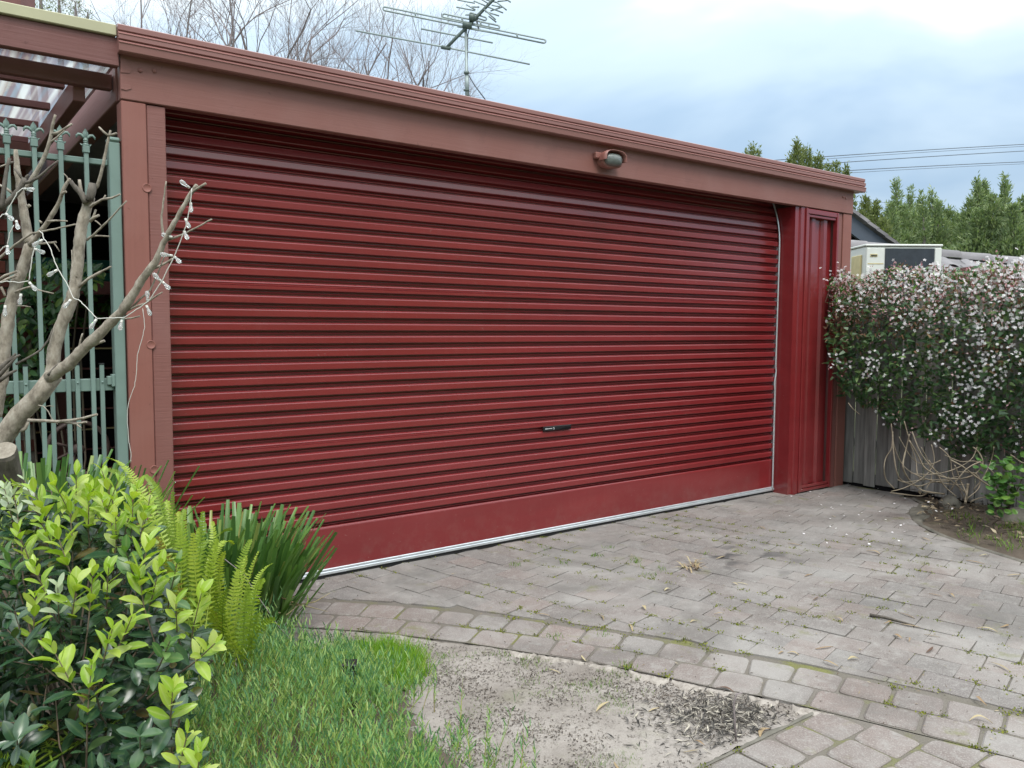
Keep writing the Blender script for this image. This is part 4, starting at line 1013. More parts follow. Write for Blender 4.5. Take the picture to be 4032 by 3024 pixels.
# dry stalk and straw leaves hanging from the front clump
ds = thing('dry_stalk', 'thin silvery dry stalk arching from the strappy clump down to the ground cover', 'stalk', g4(1170, 2560))
b = MB(); b.tube([at4(880, 2198, 2.75), at4(960, 2260, 2.72), at4(1030, 2370, 2.7), at4(1100, 2470, 2.72), at4(1185, 2560, 2.75)], .0014, 5); b.build('stalk', MAT['bare'], ds)
strw = MB()
for p in ([(1090, 2345), (1170, 2378), (1210, 2392)], [(1120, 2380), (1200, 2385), (1290, 2408)], [(1080, 2310), (1130, 2340), (1160, 2400)], [(1050, 2400), (1130, 2420), (1180, 2380)], [(1180, 2380), (1240, 2370), (1300, 2335)], [(1060, 2480), (1120, 2500), (1190, 2545)], [(1100, 2260), (1150, 2235), (1185, 2250)]):
    strw = MB(); strw.tube([at4(x, y, 3.5) for x, y in p], [.003, .0035, .001], 4); strw.build('straw_leaf', MAT['dryleaf'], ds)

# ================================================================== FERNS
def frond(root, base, mid, tip, wid=.024):
    b = MB(); n = 30; base, mid, tip = Vector(base), Vector(mid), Vector(tip); prev = base; vs = []
    C_ = lambda t: base*(1-t)**2+mid*2*t*(1-t)+tip*t*t
    b.tube([C_(i/8) for i in range(9)], [.0024-.0018*i/8 for i in range(9)], 4, False)
    L_ = sum((C_((i+1)/12)-C_(i/12)).length for i in range(12)); m_ = int(L_/.0130); sidev0 = (RGT*.9+UPV*.12+cview()*.45).normalized()
    for i in range(m_):
        t = .10+.90*i/m_; p = C_(t); d_ = (C_(min(1, t+.02))-C_(t-.02)).normalized(); sv = (sidev0-d_*sidev0.dot(d_)).normalized(); nv = d_.cross(sv)
        w_ = wid*min(1, (t)*4)*(1-max(0, t-.55)/.5*.8)*rng.uniform(.9, 1.08)
        if t > .97: w_ *= .4
        for s_ in (-1, 1):
            q = p+d_*rng.uniform(-.001, .001); e_ = (sv*s_+d_*.25-nv*(.1+rng.uniform(0, .25))).normalized(); h = .0030
            b.add([q-d_*h*.8, q+e_*w_*.55-d_*h, q+e_*w_+d_*.001, q+e_*w_*.5+d_*h, q+d_*h], [(0, 1, 2, 3, 4)], False)
    b.build('frond', MAT['fern'], root)
def fern(label, base, tl, D0):
    root = thing('fern', label, 'fern', base); tl = tl+[(x+rng.uniform(-70, 70), y+rng.uniform(10, 120), mx_+rng.uniform(-60, 60), my_+rng.uniform(-30, 40), dd+.12) for (x, y, mx_, my_, dd) in tl]
    for (x, y, mx_, my_, dd) in tl:
        u_, v_ = k2(x, y); um, vm_ = k2(mx_, my_); bs = Vector(base)+cview()*.05; bs.z = max(.05, base[2])
        frond(root, bs, at(um, vm_, D0+dd), at(u_, v_, D0+dd*1.3), rng.uniform(.019, .026))
fb = at(190, 650, 2.28)
fern('tall yellow-green sword fern between the shrub and the strappy clump', fb, [(748, 450, 735, 640, .06), (875, 548, 880, 700, 0), (800, 540, 760, 640, .1), (620, 395, 720, 420, .1), (455, 318, 640, 330, .12), (690, 520, 700, 640, .1), (940, 668, 925, 760, 0), (1005, 628, 880, 620, .05),
    (640, 620, 740, 700, -.05), (700, 580, 700, 700, .08), (770, 600, 790, 700, .02), (835, 640, 830, 760, -.03), (655, 690, 700, 760, .0), (720, 500, 740, 600, .14), (600, 640, 680, 720, .1), (670, 745, 800, 730, -.08), (860, 620, 850, 740, .08)], 2.3)
fern('lower sword fern with drooping fronds at the edge of the ground cover', at(235, 668, 2.5), [(1090, 668, 1010, 760, .1), (1145, 845, 1080, 860, .05), (975, 720, 890, 820, -.05), (1075, 865, 1050, 960, 0), (985, 880, 930, 980, -.1), (1120, 720, 1050, 850, .15), (1190, 1015, 1120, 1000, 0), (1030, 800, 1000, 900, .05), (905, 760, 890, 900, -.1), (1135, 995, 1090, 980, .05), (860, 880, 880, 980, -.12), (950, 850, 930, 960, .1)], 2.45)
fern('small shaded fern at the foot of the foreground shrub', at(25, 770, 1.5), [(0, 1600, 20, 1640, 0), (100, 1490, 60, 1560, .05), (230, 1450, 160, 1500, .1), (-60, 1580, -30, 1630, 0), (690, 1270, 600, 1330, .35), (720, 1330, 640, 1380, .3)], 1.5)

# ================================================================== PRUNED TREE WITH STRING LIGHTS
DT = 2.38
tree_root = at4(-90, 1960, 2.42); tree_root.z = .10
pt = thing('pruned_tree', 'leafless hard-pruned tree with pale branches in front of the gate', 'tree', tree_root)
def tpath(p, rs, d0=0., d1=0., n=7, mat='bark', name='branch', rough=.10, parent=pt):
    k = len(p); C_ = []; rad = []
    for i in range(k-1):
        m_ = max(1, int(math.hypot(p[i+1][0]-p[i][0], p[i+1][1]-p[i][1])/16))
        for j in range(m_):
            t = (i+j/m_)/(k-1); q = (p[i][0]+(p[i+1][0]-p[i][0])*j/m_, p[i][1]+(p[i+1][1]-p[i][1])*j/m_); C_.append((q, t))
    C_.append((p[-1], 1)); pts = []
    for (q, t) in C_:
        D = DT+d0+(d1-d0)*t; pts.append(at4(q[0]+rng.uniform(-.8, .8), q[1]+rng.uniform(-.8, .8), D)); rr = rs[0]+(rs[1]-rs[0])*t; rad.append(rr/3.9375/FPX*D*(1+rng.uniform(-.06, .06)))
    b = MB(); b.tube(pts, rad, n, True, rough=rough if rs[0] > 6 else .03); return b.build(name, MAT[mat], parent)
b = MB(); b.tube([tree_root-Vector((0, 0, .12)), tree_root, tree_root.lerp(at4(-60, 1860, DT), .6), at4(-60, 1860, DT), at4(13, 1720, DT), at4(76, 1632, DT), at4(152, 1556, DT), at4(215, 1475, DT)], [.05, .045, .036, .031, .028, .027, .026, .024], 12, rough=.07); b.build('trunk', MAT['bark'], pt)
tpath([(200, 1500), (205, 1454), (215, 1378), (228, 1315), (248, 1265), (284, 1176), (296, 1124), (303, 1060), (314, 951), (323, 882), (342, 818), (352, 775)], (25, 20), 0, .02, 10)
tpath([(195, 1490), (225, 1462), (266, 1438), (316, 1386), (380, 1328), (443, 1264), (481, 1226), (519, 1168), (560, 1100), (583, 1070), (615, 1028), (643, 960), (665, 914), (697, 860), (747, 768), (775, 727)], (25, 7), -.01, -.12, 9)
tpath([(350, 790), (362, 753), (365, 722)], (17, 13), 0, 0, 9, 'barkdark')
tpath([(366, 750), (384, 730), (400, 677), (415, 601), (428, 538), (435, 513)], (8, 4), .01, .0, 7)
tpath([(427, 535), (408, 520), (389, 500)], (5, 3.5)); tpath([(429, 533), (445, 529), (460, 524)], (5, 4))
tpath([(340, 800), (322, 765), (299, 740), (277, 713)], (14, 8), 0, -.02, 8, 'barkdark'); tpath([(322, 770), (317, 745), (313, 708)], (9, 6))
tpath([(355, 815), (367, 806), (402, 786), (440, 779), (474, 765)], (6, 3.5), 0, -.05); tpath([(405, 786), (416, 768)], (4, 3)); tpath([(353, 872), (372, 856), (390, 848)], (7, 5)); tpath([(362, 862), (371, 845), (377, 825)], (5, 4))
tpath([(342, 945), (368, 926), (410, 885), (455, 838), (498, 791)], (5, 2.6), 0, -.06); tpath([(366, 930), (400, 929), (430, 931)], (4, 2.6)); tpath([(375, 868), (390, 880), (400, 892)], (3, 2)); tpath([(312, 1130), (345, 1100), (392, 1074), (436, 1050)], (6, 4), 0, -.03)
tpath([(318, 1122), (350, 1092), (396, 1068)], (4, 3)); tpath([(302, 1095), (290, 1070), (285, 1050), (283, 985)], (4, 2)); 
tpath([(643, 930), (637, 880), (636, 850), (645, 780), (654, 714)], (5, 2.8), -.08, -.10); tpath([(655, 948), (690, 935), (729, 920), (780, 893), (834, 863)], (5, 3), -.08, -.11); tpath([(752, 764), (766, 748), (811, 722)], (5, 4.5), -.12, -.12)
tpath([(512, 1220), (550, 1180), (592, 1142), (628, 1060), (650, 1000)], (4.5, 2.5), -.04, -.06); tpath([(500, 1222), (540, 1205), (574, 1193), (640, 1150)], (5, 3), -.05, -.07); tpath([(490, 1256), (520, 1252), (552, 1244)], (4, 3)); tpath([(612, 1056), (645, 1040), (680, 1018)], (5, 4))
tpath([(311, 1378), (315, 1345), (325, 1312)], (4.5, 3)); tpath([(365, 1362), (390, 1350), (411, 1342)], (6, 5)); tpath([(190, 1478), (222, 1440), (266, 1420)], (6, 5), -.03, -.03, mat='barkdark')
# second leader
tpath([(-20, 1640), (5, 1500), (18, 1370), (36, 1226), (60, 1130), (80, 1085), (108, 1000), (120, 955)], (25, 20), .02, .04, 10, name='trunk')
tpath([(118, 960), (105, 900), (96, 850), (86, 790), (72, 700), (66, 640), (61, 590)], (21, 8), .04, .04, 9)
tpath([(118, 965), (141, 937), (191, 869), (215, 828), (237, 788), (243, 762), (258, 730), (275, 703)], (11, 6), .03, 0, 7); tpath([(242, 765), (252, 757), (261, 754)], (6, 5)); tpath([(270, 718), (262, 695), (252, 685)], (3, 2))
tpath([(100, 745), (120, 718), (152, 665), (182, 601), (200, 543), (206, 500), (218, 452)], (11, 5), .03, .0, 8); tpath([(205, 528), (228, 522), (253, 508), (284, 488)], (6, 4.5)); tpath([(200, 560), (225, 540), (256, 512)], (4, 3))
tpath([(-5, 825), (51, 778), (80, 742), (93, 715), (96, 700)], (12, 9), -.03, -.03, 8, 'barkdark'); tpath([(94, 722), (121, 714), (150, 700), (177, 677), (205, 652), (229, 632)], (7, 3.5), -.03, -.05, mat='barkdark'); tpath([(90, 708), (72, 682), (60, 665)], (5, 5), mat='barkdark'); tpath([(98, 710), (106, 695), (112, 688)], (6, 5), mat='barkdark')
tpath([(5, 820), (12, 770), (22, 700), (30, 650), (38, 622)], (9, 6), -.04, -.04, 8, 'barkdark'); tpath([(30, 650), (45, 640), (55, 638)], (5, 4), mat='barkdark'); tpath([(-10, 660), (30, 645)], (3, 3)); tpath([(-5, 728), (25, 742), (52, 764)], (5, 5))
tpath([(-10, 1022), (60, 965), (123, 919), (200, 905), (298, 883)], (5.5, 3), 0, -.04); tpath([(185, 872), (220, 868), (266, 871)], (5, 3)); tpath([(165, 878), (154, 870)], (5, 4)); tpath([(130, 960), (170, 960), (222, 953)], (5, 4)); tpath([(212, 955), (225, 975), (235, 990)], (2.5, 2))
tpath([(60, 1152), (90, 1138), (121, 1129), (152, 1143), (212, 1156)], (5, 2.5), -.02, -.04); tpath([(62, 1434), (110, 1410), (162, 1378), (190, 1340), (208, 1296)], (5, 3), -.04, -.02, mat='barkdark')
for q in ([(-5, 1480), (30, 1442), (66, 1404)], [(-5, 1452), (35, 1420), (78, 1398)], [(-5, 1500), (40, 1470), (66, 1458)], [(-10, 1465), (20, 1435), (62, 1392)]): tpath(q, (9, 4), -.05, -.05, mat='barkdark')
tpath([(-8, 1105), (20, 1085), (68, 1068)], (6, 5)); tpath([(-8, 1120), (30, 1098), (66, 1085)], (6, 5)); tpath([(5, 1130), (20, 1165)], (5, 5)); tpath([(66, 1205), (95, 1205), (121, 1209)], (3, 2)); tpath([(108, 815), (118, 808)], (7, 6))
tpath([(112, 1655), (160, 1656), (228, 1660), (278, 1655), (330, 1646), (382, 1631)], (7, 5), -.05, -.10); tpath([(256, 1664), (300, 1668), (340, 1662)], (5, 4), -.06, -.1); tpath([(302, 1672), (322, 1686)], (3, 2.5), -.1, -.1); tpath([(150, 1595), (172, 1600), (190, 1620), (205, 1650), (228, 1672)], (2.2, 1.6), -.04, -.04); tpath([(175, 1602), (195, 1598), (212, 1600)], (1.8, 1.4)); tpath([(112, 1660), (100, 1685), (84, 1698)], (6, 8))
# the sawn stump
b = MB(); sc_ = at4(18, 1772, 2.26); axd = (UPV*.62-FWD*.72+RGT*.18).normalized(); ex = axd.cross(RGT).normalized(); ey = axd.cross(ex); n = 20; vs = []
for k, (dz, rr) in enumerate(((0, .94), (-.006, 1.0), (-.05, 1.02), (-.11, 1.0), (-.17, .95))):
    for i in range(n):
        g = 2*math.pi*i/n; q = rr*.031*(1+.12*mnoise.noise(Vector((math.cos(g)*1.5, math.sin(g)*1.5, k*.3)))+(rng.uniform(-.06, .06) if k > 1 else 0)); vs.append(sc_+axd*dz+(ex*math.cos(g)+ey*math.sin(g))*q-Vector((0, 0, max(0, -dz)*.7)))
b.add(vs, [(r_*n+i, r_*n+(i+1) % n, (r_+1)*n+(i+1) % n, (r_+1)*n+i) for r_ in range(4) for i in range(n)], False); b.build('stump', MAT['barkdark'], pt)
b = MB(); b.add([v+axd*.001 for v in vs[:n]], [tuple(range(n))]); b.build('cut_face', MAT['cutwood'], pt)
# lights
sl = thing('string_lights', 'string of clear bulb lights draped over the bare pruned branches', 'lights', at4(480, 1240, DT-.1))
zz = lambda pts: [(x*.4557, 700+y*.4557) for x, y in pts]
def cordp(pts, d0, d1, r_=2.0):
    k = len(pts); P_ = []
    for i in range(k-1):
        for j in range(4):
            t = (i+j/4)/(k-1); q = (pts[i][0]+(pts[i+1][0]-pts[i][0])*j/4, pts[i][1]+(pts[i+1][1]-pts[i][1])*j/4); P_.append(at4(q[0]+rng.uniform(-1.2, 1.2), q[1]+rng.uniform(-1.2, 1.2), DT+d0+(d1-d0)*t))
    P_.append(at4(*pts[-1], DT+d1)); b = MB(); b.tube(P_, r_/3.9375/FPX*DT, 5); b.build('cord', MAT['cord'], sl)
cordp(zz([(1660, 90), (1640, 250), (1605, 420), (1570, 520), (1500, 690), (1400, 890), (1290, 1060), (1180, 1140), (1070, 1210), (960, 1212), (840, 1215), (790, 1165), (735, 1110), (690, 1060), (635, 1040), (570, 900), (500, 790), (465, 700), (440, 620), (400, 550), (375, 520), (365, 475), (335, 458)]), -.15, -.06)
cordp(zz([(250, 890), (265, 780), (280, 680), (300, 600), (330, 560), (375, 530)]), -.06, -.05); cordp(zz([(-10, 905), (60, 895), (160, 905), (250, 893)]), -.06, -.06); cordp(zz([(-10, 345), (20, 320), (50, 310), (110, 200), (150, 130), (200, 90)]), -.07, -.06); cordp(zz([(60, 590), (85, 480), (120, 410)]), -.05, -.05, 2)
cordp(zz([(-10, 640), (30, 600), (55, 590)]), -.05, -.05, 2)
cordp([(563, 1215), (570, 1290), (555, 1350), (540, 1400), (538, 1470), (530, 1520), (505, 1590), (500, 1640), (508, 1740), (517, 1790), (515, 1822)], -.12, -.12, 1.2)
bb = MB(); bb.lathe([(.0, 0), (.0042, .001), (.0046, .010)], 8); mcap = bb.mesh('bulb_cap', MAT['cord'])
bb = MB(); bb.lathe([(.0040, .010), (.0048, .016), (.0070, .024), (.0072, .030), (.0052, .036), (0, .0385)], 9); mglass = bb.mesh('bulb', MAT['glass'])
for (x, y, dx, dy) in ((1640, 90, -.6, -.5), (1648, 215, .2, 1), (1600, 350, .5, 1), (1590, 460, .6, 1), (1490, 515, -1, -.3), (1495, 675, -1, -.1), (1505, 680, .8, .7), (1395, 900, -.5, -.6), (1400, 895, .9, .9), (1275, 1075, 0, -1), (1265, 1100, .4, 1), (1055, 1225, -.1, 1), (835, 1220, -.5, 1), (615, 1050, -.5, .9), (498, 795, -.9, .6), (300, 615, 1, .4), (370, 535, -1, .7), (65, 585, .3, 1), (50, 310, .9, .7), (140, 370, .5, 1), (205, 95, 1, .1), (250, 900, .7, .9), (182, 1000, -.15, 1), (45, 1100, .0, 1)):
    px, py = x*.4557, 700+y*.4557; p = at4(px, py, DT-.10+rng.uniform(-.02, .02)); d_ = RGT*dx-UPV*dy-FWD*rng.uniform(-.2, .5)
    M = frame(p, d_.orthogonal(), d_); y_ = d_.normalized(); x_ = y_.orthogonal().normalized(); M = Matrix((x_, y_.cross(x_), y_)).transposed().to_4x4(); M.translation = p
    o = bpy.data.objects.new('bulb', mglass); M = M @ Matrix.Scale(.85, 4); put(o, sl, M); c_ = bpy.data.objects.new('bulb_cap', mcap); put(c_, o, M)

# ================================================================== CLIMBER BEHIND THE GATE
vc = thing('climbing_plant', 'dark leafy climber growing up the shaded brick wall behind the gate', 'climber', (-.75, 1.6, 0))
n = 1500; U = nrg.uniform(-10, 104, n); Vv = nrg.uniform(250, 430, n)
keep = in_poly(U, Vv, [(8, 300), (30, 272), (40, 255), (64, 258), (108, 262), (108, 288), (70, 290), (60, 330), (52, 370), (40, 400), (20, 410), (-10, 420), (-10, 330)]); U, Vv = U[keep], Vv[keep]
P = np.array([tuple(at(u, v, rng.uniform(4.35, 4.75)-.1*(u < 30))) for u, v in zip(U, Vv)])
dd = unit(len(P)); dd[:, 2] = -abs(dd[:, 2])*.8-.2; dd -= np.array(FWD)*.5; up_ = unit(len(P))*.6-np.array(FWD)+np.array([0, 0, .8])
order = np.argsort(nrg.random(len(P))); A = np_frames(P, dd, up_, np.full(len(P), .062), nrg.uniform(.05, .085, len(P)), np.full(len(P), .07))
ml = [MB().add(LV, LF, True).mesh('leaf', MAT['vine'])][0]
for i in order[:120]: o = bpy.data.objects.new('leaf', ml); put(o, vc, Matrix(A[i].tolist()))
stuff('foliage', LV, LF, A[order[120:]], MAT['vine'], vc, smooth=True)
b = MB()
for k in range(8):
    x0 = -1.1+.1*k; x0 = -.62+.05*k; b.tube([(x0, 1.3, .0), (x0+.1, 1.32, .6), (x0+.02+.08*rng.random(), 1.33, 1.2), (x0+.15, 1.35, 1.6)], .006, 5, False)
b.build('stem', MAT['vinestem'], vc)
hg = thing('rear_bush', 'light green bush glimpsed behind the house awning through the gate', 'bush', (.5, 4.1, 0))
n = 700; P = np.stack([nrg.uniform(-.1, 1.1, n), nrg.uniform(3.9, 4.3, n), nrg.uniform(1.3, 1.85, n)], 1)
stuff('foliage', LV, LF, np_frames(P, unit(n), unit(n)+np.array([0, -.8, .8]), np.full(n, .07), np.full(n, .075), np.full(n, .07)), MAT['weed'], hg, smooth=True)

# ================================================================== PALING FENCE, JASMINE
fc = thing('paling_fence', 'weathered grey timber paling fence behind the jasmine', 'fence', (5.75, -1.5, 0))
y = .24; k = 0
while y > -4.6:
    wd = .098*rng.uniform(.93, 1.05); o_ = .012 if k % 2 else 0.
    b = MB(); b.box((5.715+o_, y-wd, .02+rng.uniform(-.01, .02)), (5.731+o_, y, 1.72+rng.uniform(-.02, .02)), bev=.003); b.build('paling', MAT['paling'], fc); y -= wd+(.007 if k % 2 else .003); k += 1
for z in (.35, 1.45): gpart('rail', MAT['paling'], lambda b: b.box((5.745, -4.6, z), (5.79, .2, z+.07)), fc)
gpart('plinth_board', MAT['dark'], lambda b: b.box((5.735, -4.6, -.05), (5.75, .2, .12)), fc)
jas = thing('jasmine', 'jasmine climber covered in white and pink flowers smothering the fence', 'climber', (5.6, -1.4, 0))
HED = [(829, 300), (833, 276), (842, 268), (852, 274), (862, 280), (872, 268), (884, 270), (900, 264), (915, 267), (930, 263), (948, 268), (965, 270), (982, 263), (1000, 263), (1012, 268), (1030, 255), (1200, 250), (1200, 480), (1040, 470), (1024, 462), (1000, 455), (985, 462), (970, 452), (955, 458), (938, 440), (918, 438), (905, 425), (890, 428), (876, 410), (862, 405), (850, 392), (842, 396), (834, 380), (826, 355), (825, 330)]
def hedge_pts(n, front, back, ylo=-3.6):
    out_ = []
    while sum(len(a) for a in out_) < n:
        m_ = n*3; Y_ = nrg.uniform(ylo, .25, m_); Z_ = nrg.uniform(.2, 2.06, m_); dep = nrg.uniform(front, back, m_)
        prof = np.interp(Z_, [.2, .5, .8, 1.2, 1.6, 1.85, 2.06], [.18, .30, .44, .52, .50, .38, .10])
        bul = np.array([.12*mnoise.noise(Vector((y_*1.7, z_*2.2, 3)))+.05*mnoise.noise(Vector((y_*6, z_*6, 8))) for y_, z_ in zip(Y_, Z_)])
        X_ = 5.70-(prof+bul)+dep
        P = np.stack([X_, Y_, Z_], 1); u_, v_, D_ = np_project(P)
        top = 2.0+np.array([.12*mnoise.noise(Vector((y_*2.6, 1, 3))) for y_ in Y_])
        ok = in_poly(u_, v_, HED) & (Z_ < top); out_.append(P[ok])
    return np.concatenate(out_)[:n]
P = hedge_pts(9500, 0, .40); dd = unit(len(P)); dd[:, 2] = dd[:, 2]*.6-.35; dd[:, 0] -= .3
A = np_frames(P, dd, unit(len(P))*.8+np.array([-.5, 0, .9]), nrg.uniform(.020, .030, len(P)), nrg.uniform(.04, .068, len(P)), np.full(len(P), .05)); stuff('foliage', QV, QF, A, MAT['jleaf'], jas)
P = hedge_pts(9000, -.02, .25); pz = (P[:, 2]-1.15)/.8+np.array([.9*mnoise.noise(Vector((p[1]*2.2, p[2]*3, 6))) for p in P]); P = P[nrg.random(len(P)) < np.clip(.18+.75*pz, .05, .95)]
dd = unit(len(P)); dd[:, 2] -= .5; A = np_frames(P, dd, unit(len(P)), nrg.uniform(.012, .02, len(P)), nrg.uniform(.025, .05, len(P)), np.full(len(P), .04)); stuff('dead_foliage', QV, QF, A, MAT['jdead'], jas)
# flowers: five-petalled stars gathered in sprays
SV = []; SF = []
for k in range(5):
    g = 2*math.pi*k/5; c_, s_ = math.cos(g), math.sin(g); b0 = len(SV)
    for (r_, w_, z_) in ((.06, .0, 0), (.55, .26, .10), (1, 0, .02), (.55, -.26, .10)): SV.append((r_*c_-w_*s_, r_*s_+w_*c_, z_))
    SF.append((b0, b0+1, b0+2, b0+3))
cl = hedge_pts(560, -.06, .04); wts = np.clip(.16+.55*(cl[:, 2]-.8)+np.array([1.1*mnoise.noise(Vector((p[1]*2, p[2]*2.5, 12))) for p in cl]), .1, 1)
cl = cl[nrg.random(len(cl)) < wts*1.3]; P = np.repeat(cl, 11, 0)+nrg.normal(0, .04, (len(cl)*11, 3)); P = P[nrg.random(len(P)) < np.clip(.42+.5*(P[:, 2]-1.1), .30, .95)]
Fd = unit(len(P))*.7+np.array([-.8, -.5, .35]); A = np_frames(P, np.cross(Fd, unit(len(P))), Fd, nrg.uniform(.011, .016, len(P)), nrg.uniform(.011, .016, len(P)), np.full(len(P), .014)); stuff('flowers', SV, SF, A, MAT['petal'], jas)
P = hedge_pts(5200, -.06, .08); P = P[nrg.random(len(P)) < np.clip((P[:, 2]-1.35)*2.6, .03, 1)]; P = np.repeat(P, 2, 0)+nrg.normal(0, .015, (len(P)*2, 3))
A = np_frames(P, unit(len(P))+np.array([-.3, 0, .7]), unit(len(P)), nrg.uniform(.007, .012, len(P)), nrg.uniform(.018, .03, len(P)), np.full(len(P), .02)); stuff('buds', DV, DF, A, MAT['bud'], jas)
# stray sprays of pink buds and young leaves that break the outline at the top
SP_P, SP_D = [], []; strays = MB()
for k in range(75):
    y_ = rng.uniform(-3.2, .1); p0 = Vector((rng.uniform(5.2, 5.55), y_, 1.80+.14*mnoise.noise(Vector((y_*2.6, 1, 3)))+rng.uniform(-.20, -.06))); d_ = Vector((rng.uniform(-.6, .2), rng.uniform(-.6, .6), rng.uniform(.5, 1.3))).normalized(); ln = rng.uniform(.07, .20)
    q = p0+d_*ln; strays.tube([p0, p0.lerp(q, .5)+Vector((0, 0, .01)), q], [.003, .0025, .0015], 4, False)
    for i in range(16): SP_P.append(tuple(p0.lerp(q, rng.uniform(.35, 1.05))+cview()*.022)); SP_D.append(tuple(d_+cview()*.9))
strays.build('stray_shoot', MAT['vinestem'], jas, 'stuff')
SP_P, SP_D = np.array(SP_P), np.array(SP_D); h_ = len(SP_P)//2
stuff('buds', DV, DF, np_frames(SP_P[::2], SP_D[::2], unit(len(SP_P[::2])), nrg.uniform(.008, .014, len(SP_P[::2])), nrg.uniform(.02, .034, len(SP_P[::2])), np.full(len(SP_P[::2]), .02)), MAT['bud'], jas)
stuff('young_leaves', QV, QF, np_frames(SP_P[1::2], SP_D[1::2], unit(len(SP_P[1::2])), nrg.uniform(.014, .022, len(SP_P[1::2])), nrg.uniform(.03, .055, len(SP_P[1::2])), np.full(len(SP_P[1::2]), .04)), MAT['weed'], jas)
# loops of bare stems under the skirt of leaves
R2 = lambda p, D: at4(2900+p[0]*.5118, 1300+p[1]*.5118, D)
for pts, r_, D in (([(1200, 780), (1195, 900), (1150, 980), (1135, 1060), (1150, 1150), (1215, 1220)], 8, 6.25), ([(1200, 800), (1210, 960), (1235, 1100), (1280, 1160), (1400, 1200), (1500, 1170), (1640, 1160)], 9, 6.2), ([(1330, 800), (1300, 930), (1280, 1050), (1320, 1140), (1380, 1200), (1450, 1240), (1600, 1260)], 10, 6.15),
    ([(1330, 850), (1400, 970), (1450, 1060), (1560, 1120), (1700, 1145), (1830, 1110), (1895, 1030), (1870, 950), (1820, 900)], 9, 6.05), ([(1250, 820), (1330, 960), (1400, 1020), (1500, 1030), (1570, 1000)], 6, 6.3), ([(1650, 1000), (1740, 1050), (1830, 1120), (1930, 1190), (2010, 1240)], 10, 6.0), ([(1880, 1010), (1780, 1060), (1700, 1150), (1650, 1230)], 8, 6.0),
    ([(1680, 1040), (1720, 1150), (1760, 1240), (1775, 1310)], 9, 6.05), ([(1480, 1000), (1540, 1100), (1600, 1200), (1690, 1280)], 7, 6.15), ([(1770, 1300), (1860, 1220), (1870, 1150), (1830, 1100), (1700, 1090)], 7, 6.05), ([(1180, 1250), (1300, 1265), (1420, 1275), (1480, 1240)], 8, 6.2), ([(1800, 1320), (1880, 1290), (2000, 1275)], 10, 5.95),
    ([(1240, 1150), (1300, 1170), (1440, 1150), (1600, 1150), (1720, 1120)], 6, 6.15), ([(1420, 900), (1470, 1000), (1500, 1130), (1460, 1220)], 5, 6.2), ([(1780, 1180), (1770, 1260), (1760, 1330)], 16, 6.05), ([(1560, 900), (1640, 980), (1660, 1100), (1720, 1230), (1760, 1310)], 6, 6.15), ([(1290, 700), (1340, 880), (1380, 1000), (1390, 1100), (1420, 1160)], 6, 6.2), ([(2110, 960), (2180, 1010), (2230, 1030)], 8, 5.8), ([(860, 560), (900, 610), (950, 650)], 5, 6.4), ([(1980, 900), (1960, 1000), (1900, 1130), (1820, 1230)], 6, 6.05), ([(1190, 720), (1215, 900), (1290, 1050), (1420, 1130), (1600, 1180), (1760, 1190)], 6, 6.2), ([(1350, 780), (1420, 950), (1530, 1080), (1640, 1150), (1760, 1250)], 7, 6.1), ([(1500, 880), (1520, 1020), (1440, 1130), (1300, 1210), (1190, 1240)], 6, 6.15), ([(1850, 900), (1800, 1000), (1650, 1080), (1480, 1110), (1340, 1100)], 6, 6.1), ([(1600, 960), (1720, 1010), (1850, 1010), (1960, 1080), (2040, 1180)], 6, 6.0)):
    D -= .30; b = MB(); q = [R2(p, D+rng.uniform(-.05, .05)) for p in pts]; sm = []
    for i in range(len(q)-1):
        a, c, d_, e_ = q[max(i-1, 0)], q[i], q[i+1], q[min(i+2, len(q)-1)]
        for j in range(4): t = j/4; sm.append(.5*((2*c)+(d_-a)*t+(2*a-5*c+4*d_-e_)*t*t+(3*c-a-3*d_+e_)*t**3))
    sm.append(q[-1]); b.tube(sm, [r_*.5118/3.9375/FPX*D*rng.uniform(.5, .75) for _ in sm], 5); b.build('stem', MAT['vinestem'], jas)

# rocks, litter and a small plant in the bed
def rock(label, c, sx, sy, sz, seed):
    b = MB(); n, m_ = 14, 8; vs = []
    for j in range(m_+1):
        th = math.pi*j/m_
        for i in range(n):
            ph = 2*math.pi*i/n; d_ = Vector((math.sin(th)*math.cos(ph), math.sin(th)*math.sin(ph), math.cos(th))); q = 1+.28*mnoise.noise(d_*1.6+Vector((seed, 0, 0)))+.10*mnoise.noise(d_*5+Vector((0, seed, 0)))
            vs.append(Vector(c)+Vector((d_.x*sx*q, d_.y*sy*q, d_.z*sz*q)))
    b.add(vs, [(j*n+i, j*n+(i+1) % n, (j+1)*n+(i+1) % n, (j+1)*n+i) for j in range(m_) for i in range(n)], True)
    return tag(b.build('rock', MAT['rock']), label, 'rock', 'rocks along the garden bed')
c = g4(3742, 2000); rock('mossy dark rock at the foot of the jasmine stems', (c.x, c.y, .02), .10, .075, .075, 3)
c = g4(4010, 2060); rock('flat brown rock at the right edge of the garden bed', (c.x, c.y, .0), .17, .13, .105, 8)
c = g4(4080, 2035); rock('rounded rock just outside the bed, behind the flat brown one', (c.x, c.y, .0), .14, .12, .10, 15)
wp = thing('leafy_weed', 'small bright plant with round scalloped leaves in the garden bed', 'plant', g4(3985, 2010))
n = 150; U = nrg.normal(1004, 15, n); Vv = nrg.uniform(456, 512, n); keep = (U > 973) & (np.abs(U-1006) < 16+.35*(512-Vv)); U, Vv = U[keep], Vv[keep]
RV = [(0, 0, 0)]+[(.5*math.sin(g)*(1+.07*(i % 2)), .5-.5*math.cos(g), .06*math.sin(g*2)) for i, g in enumerate(np.linspace(.25, 6.03, 13))]; RF = [tuple([0]+list(range(1, 14)))]
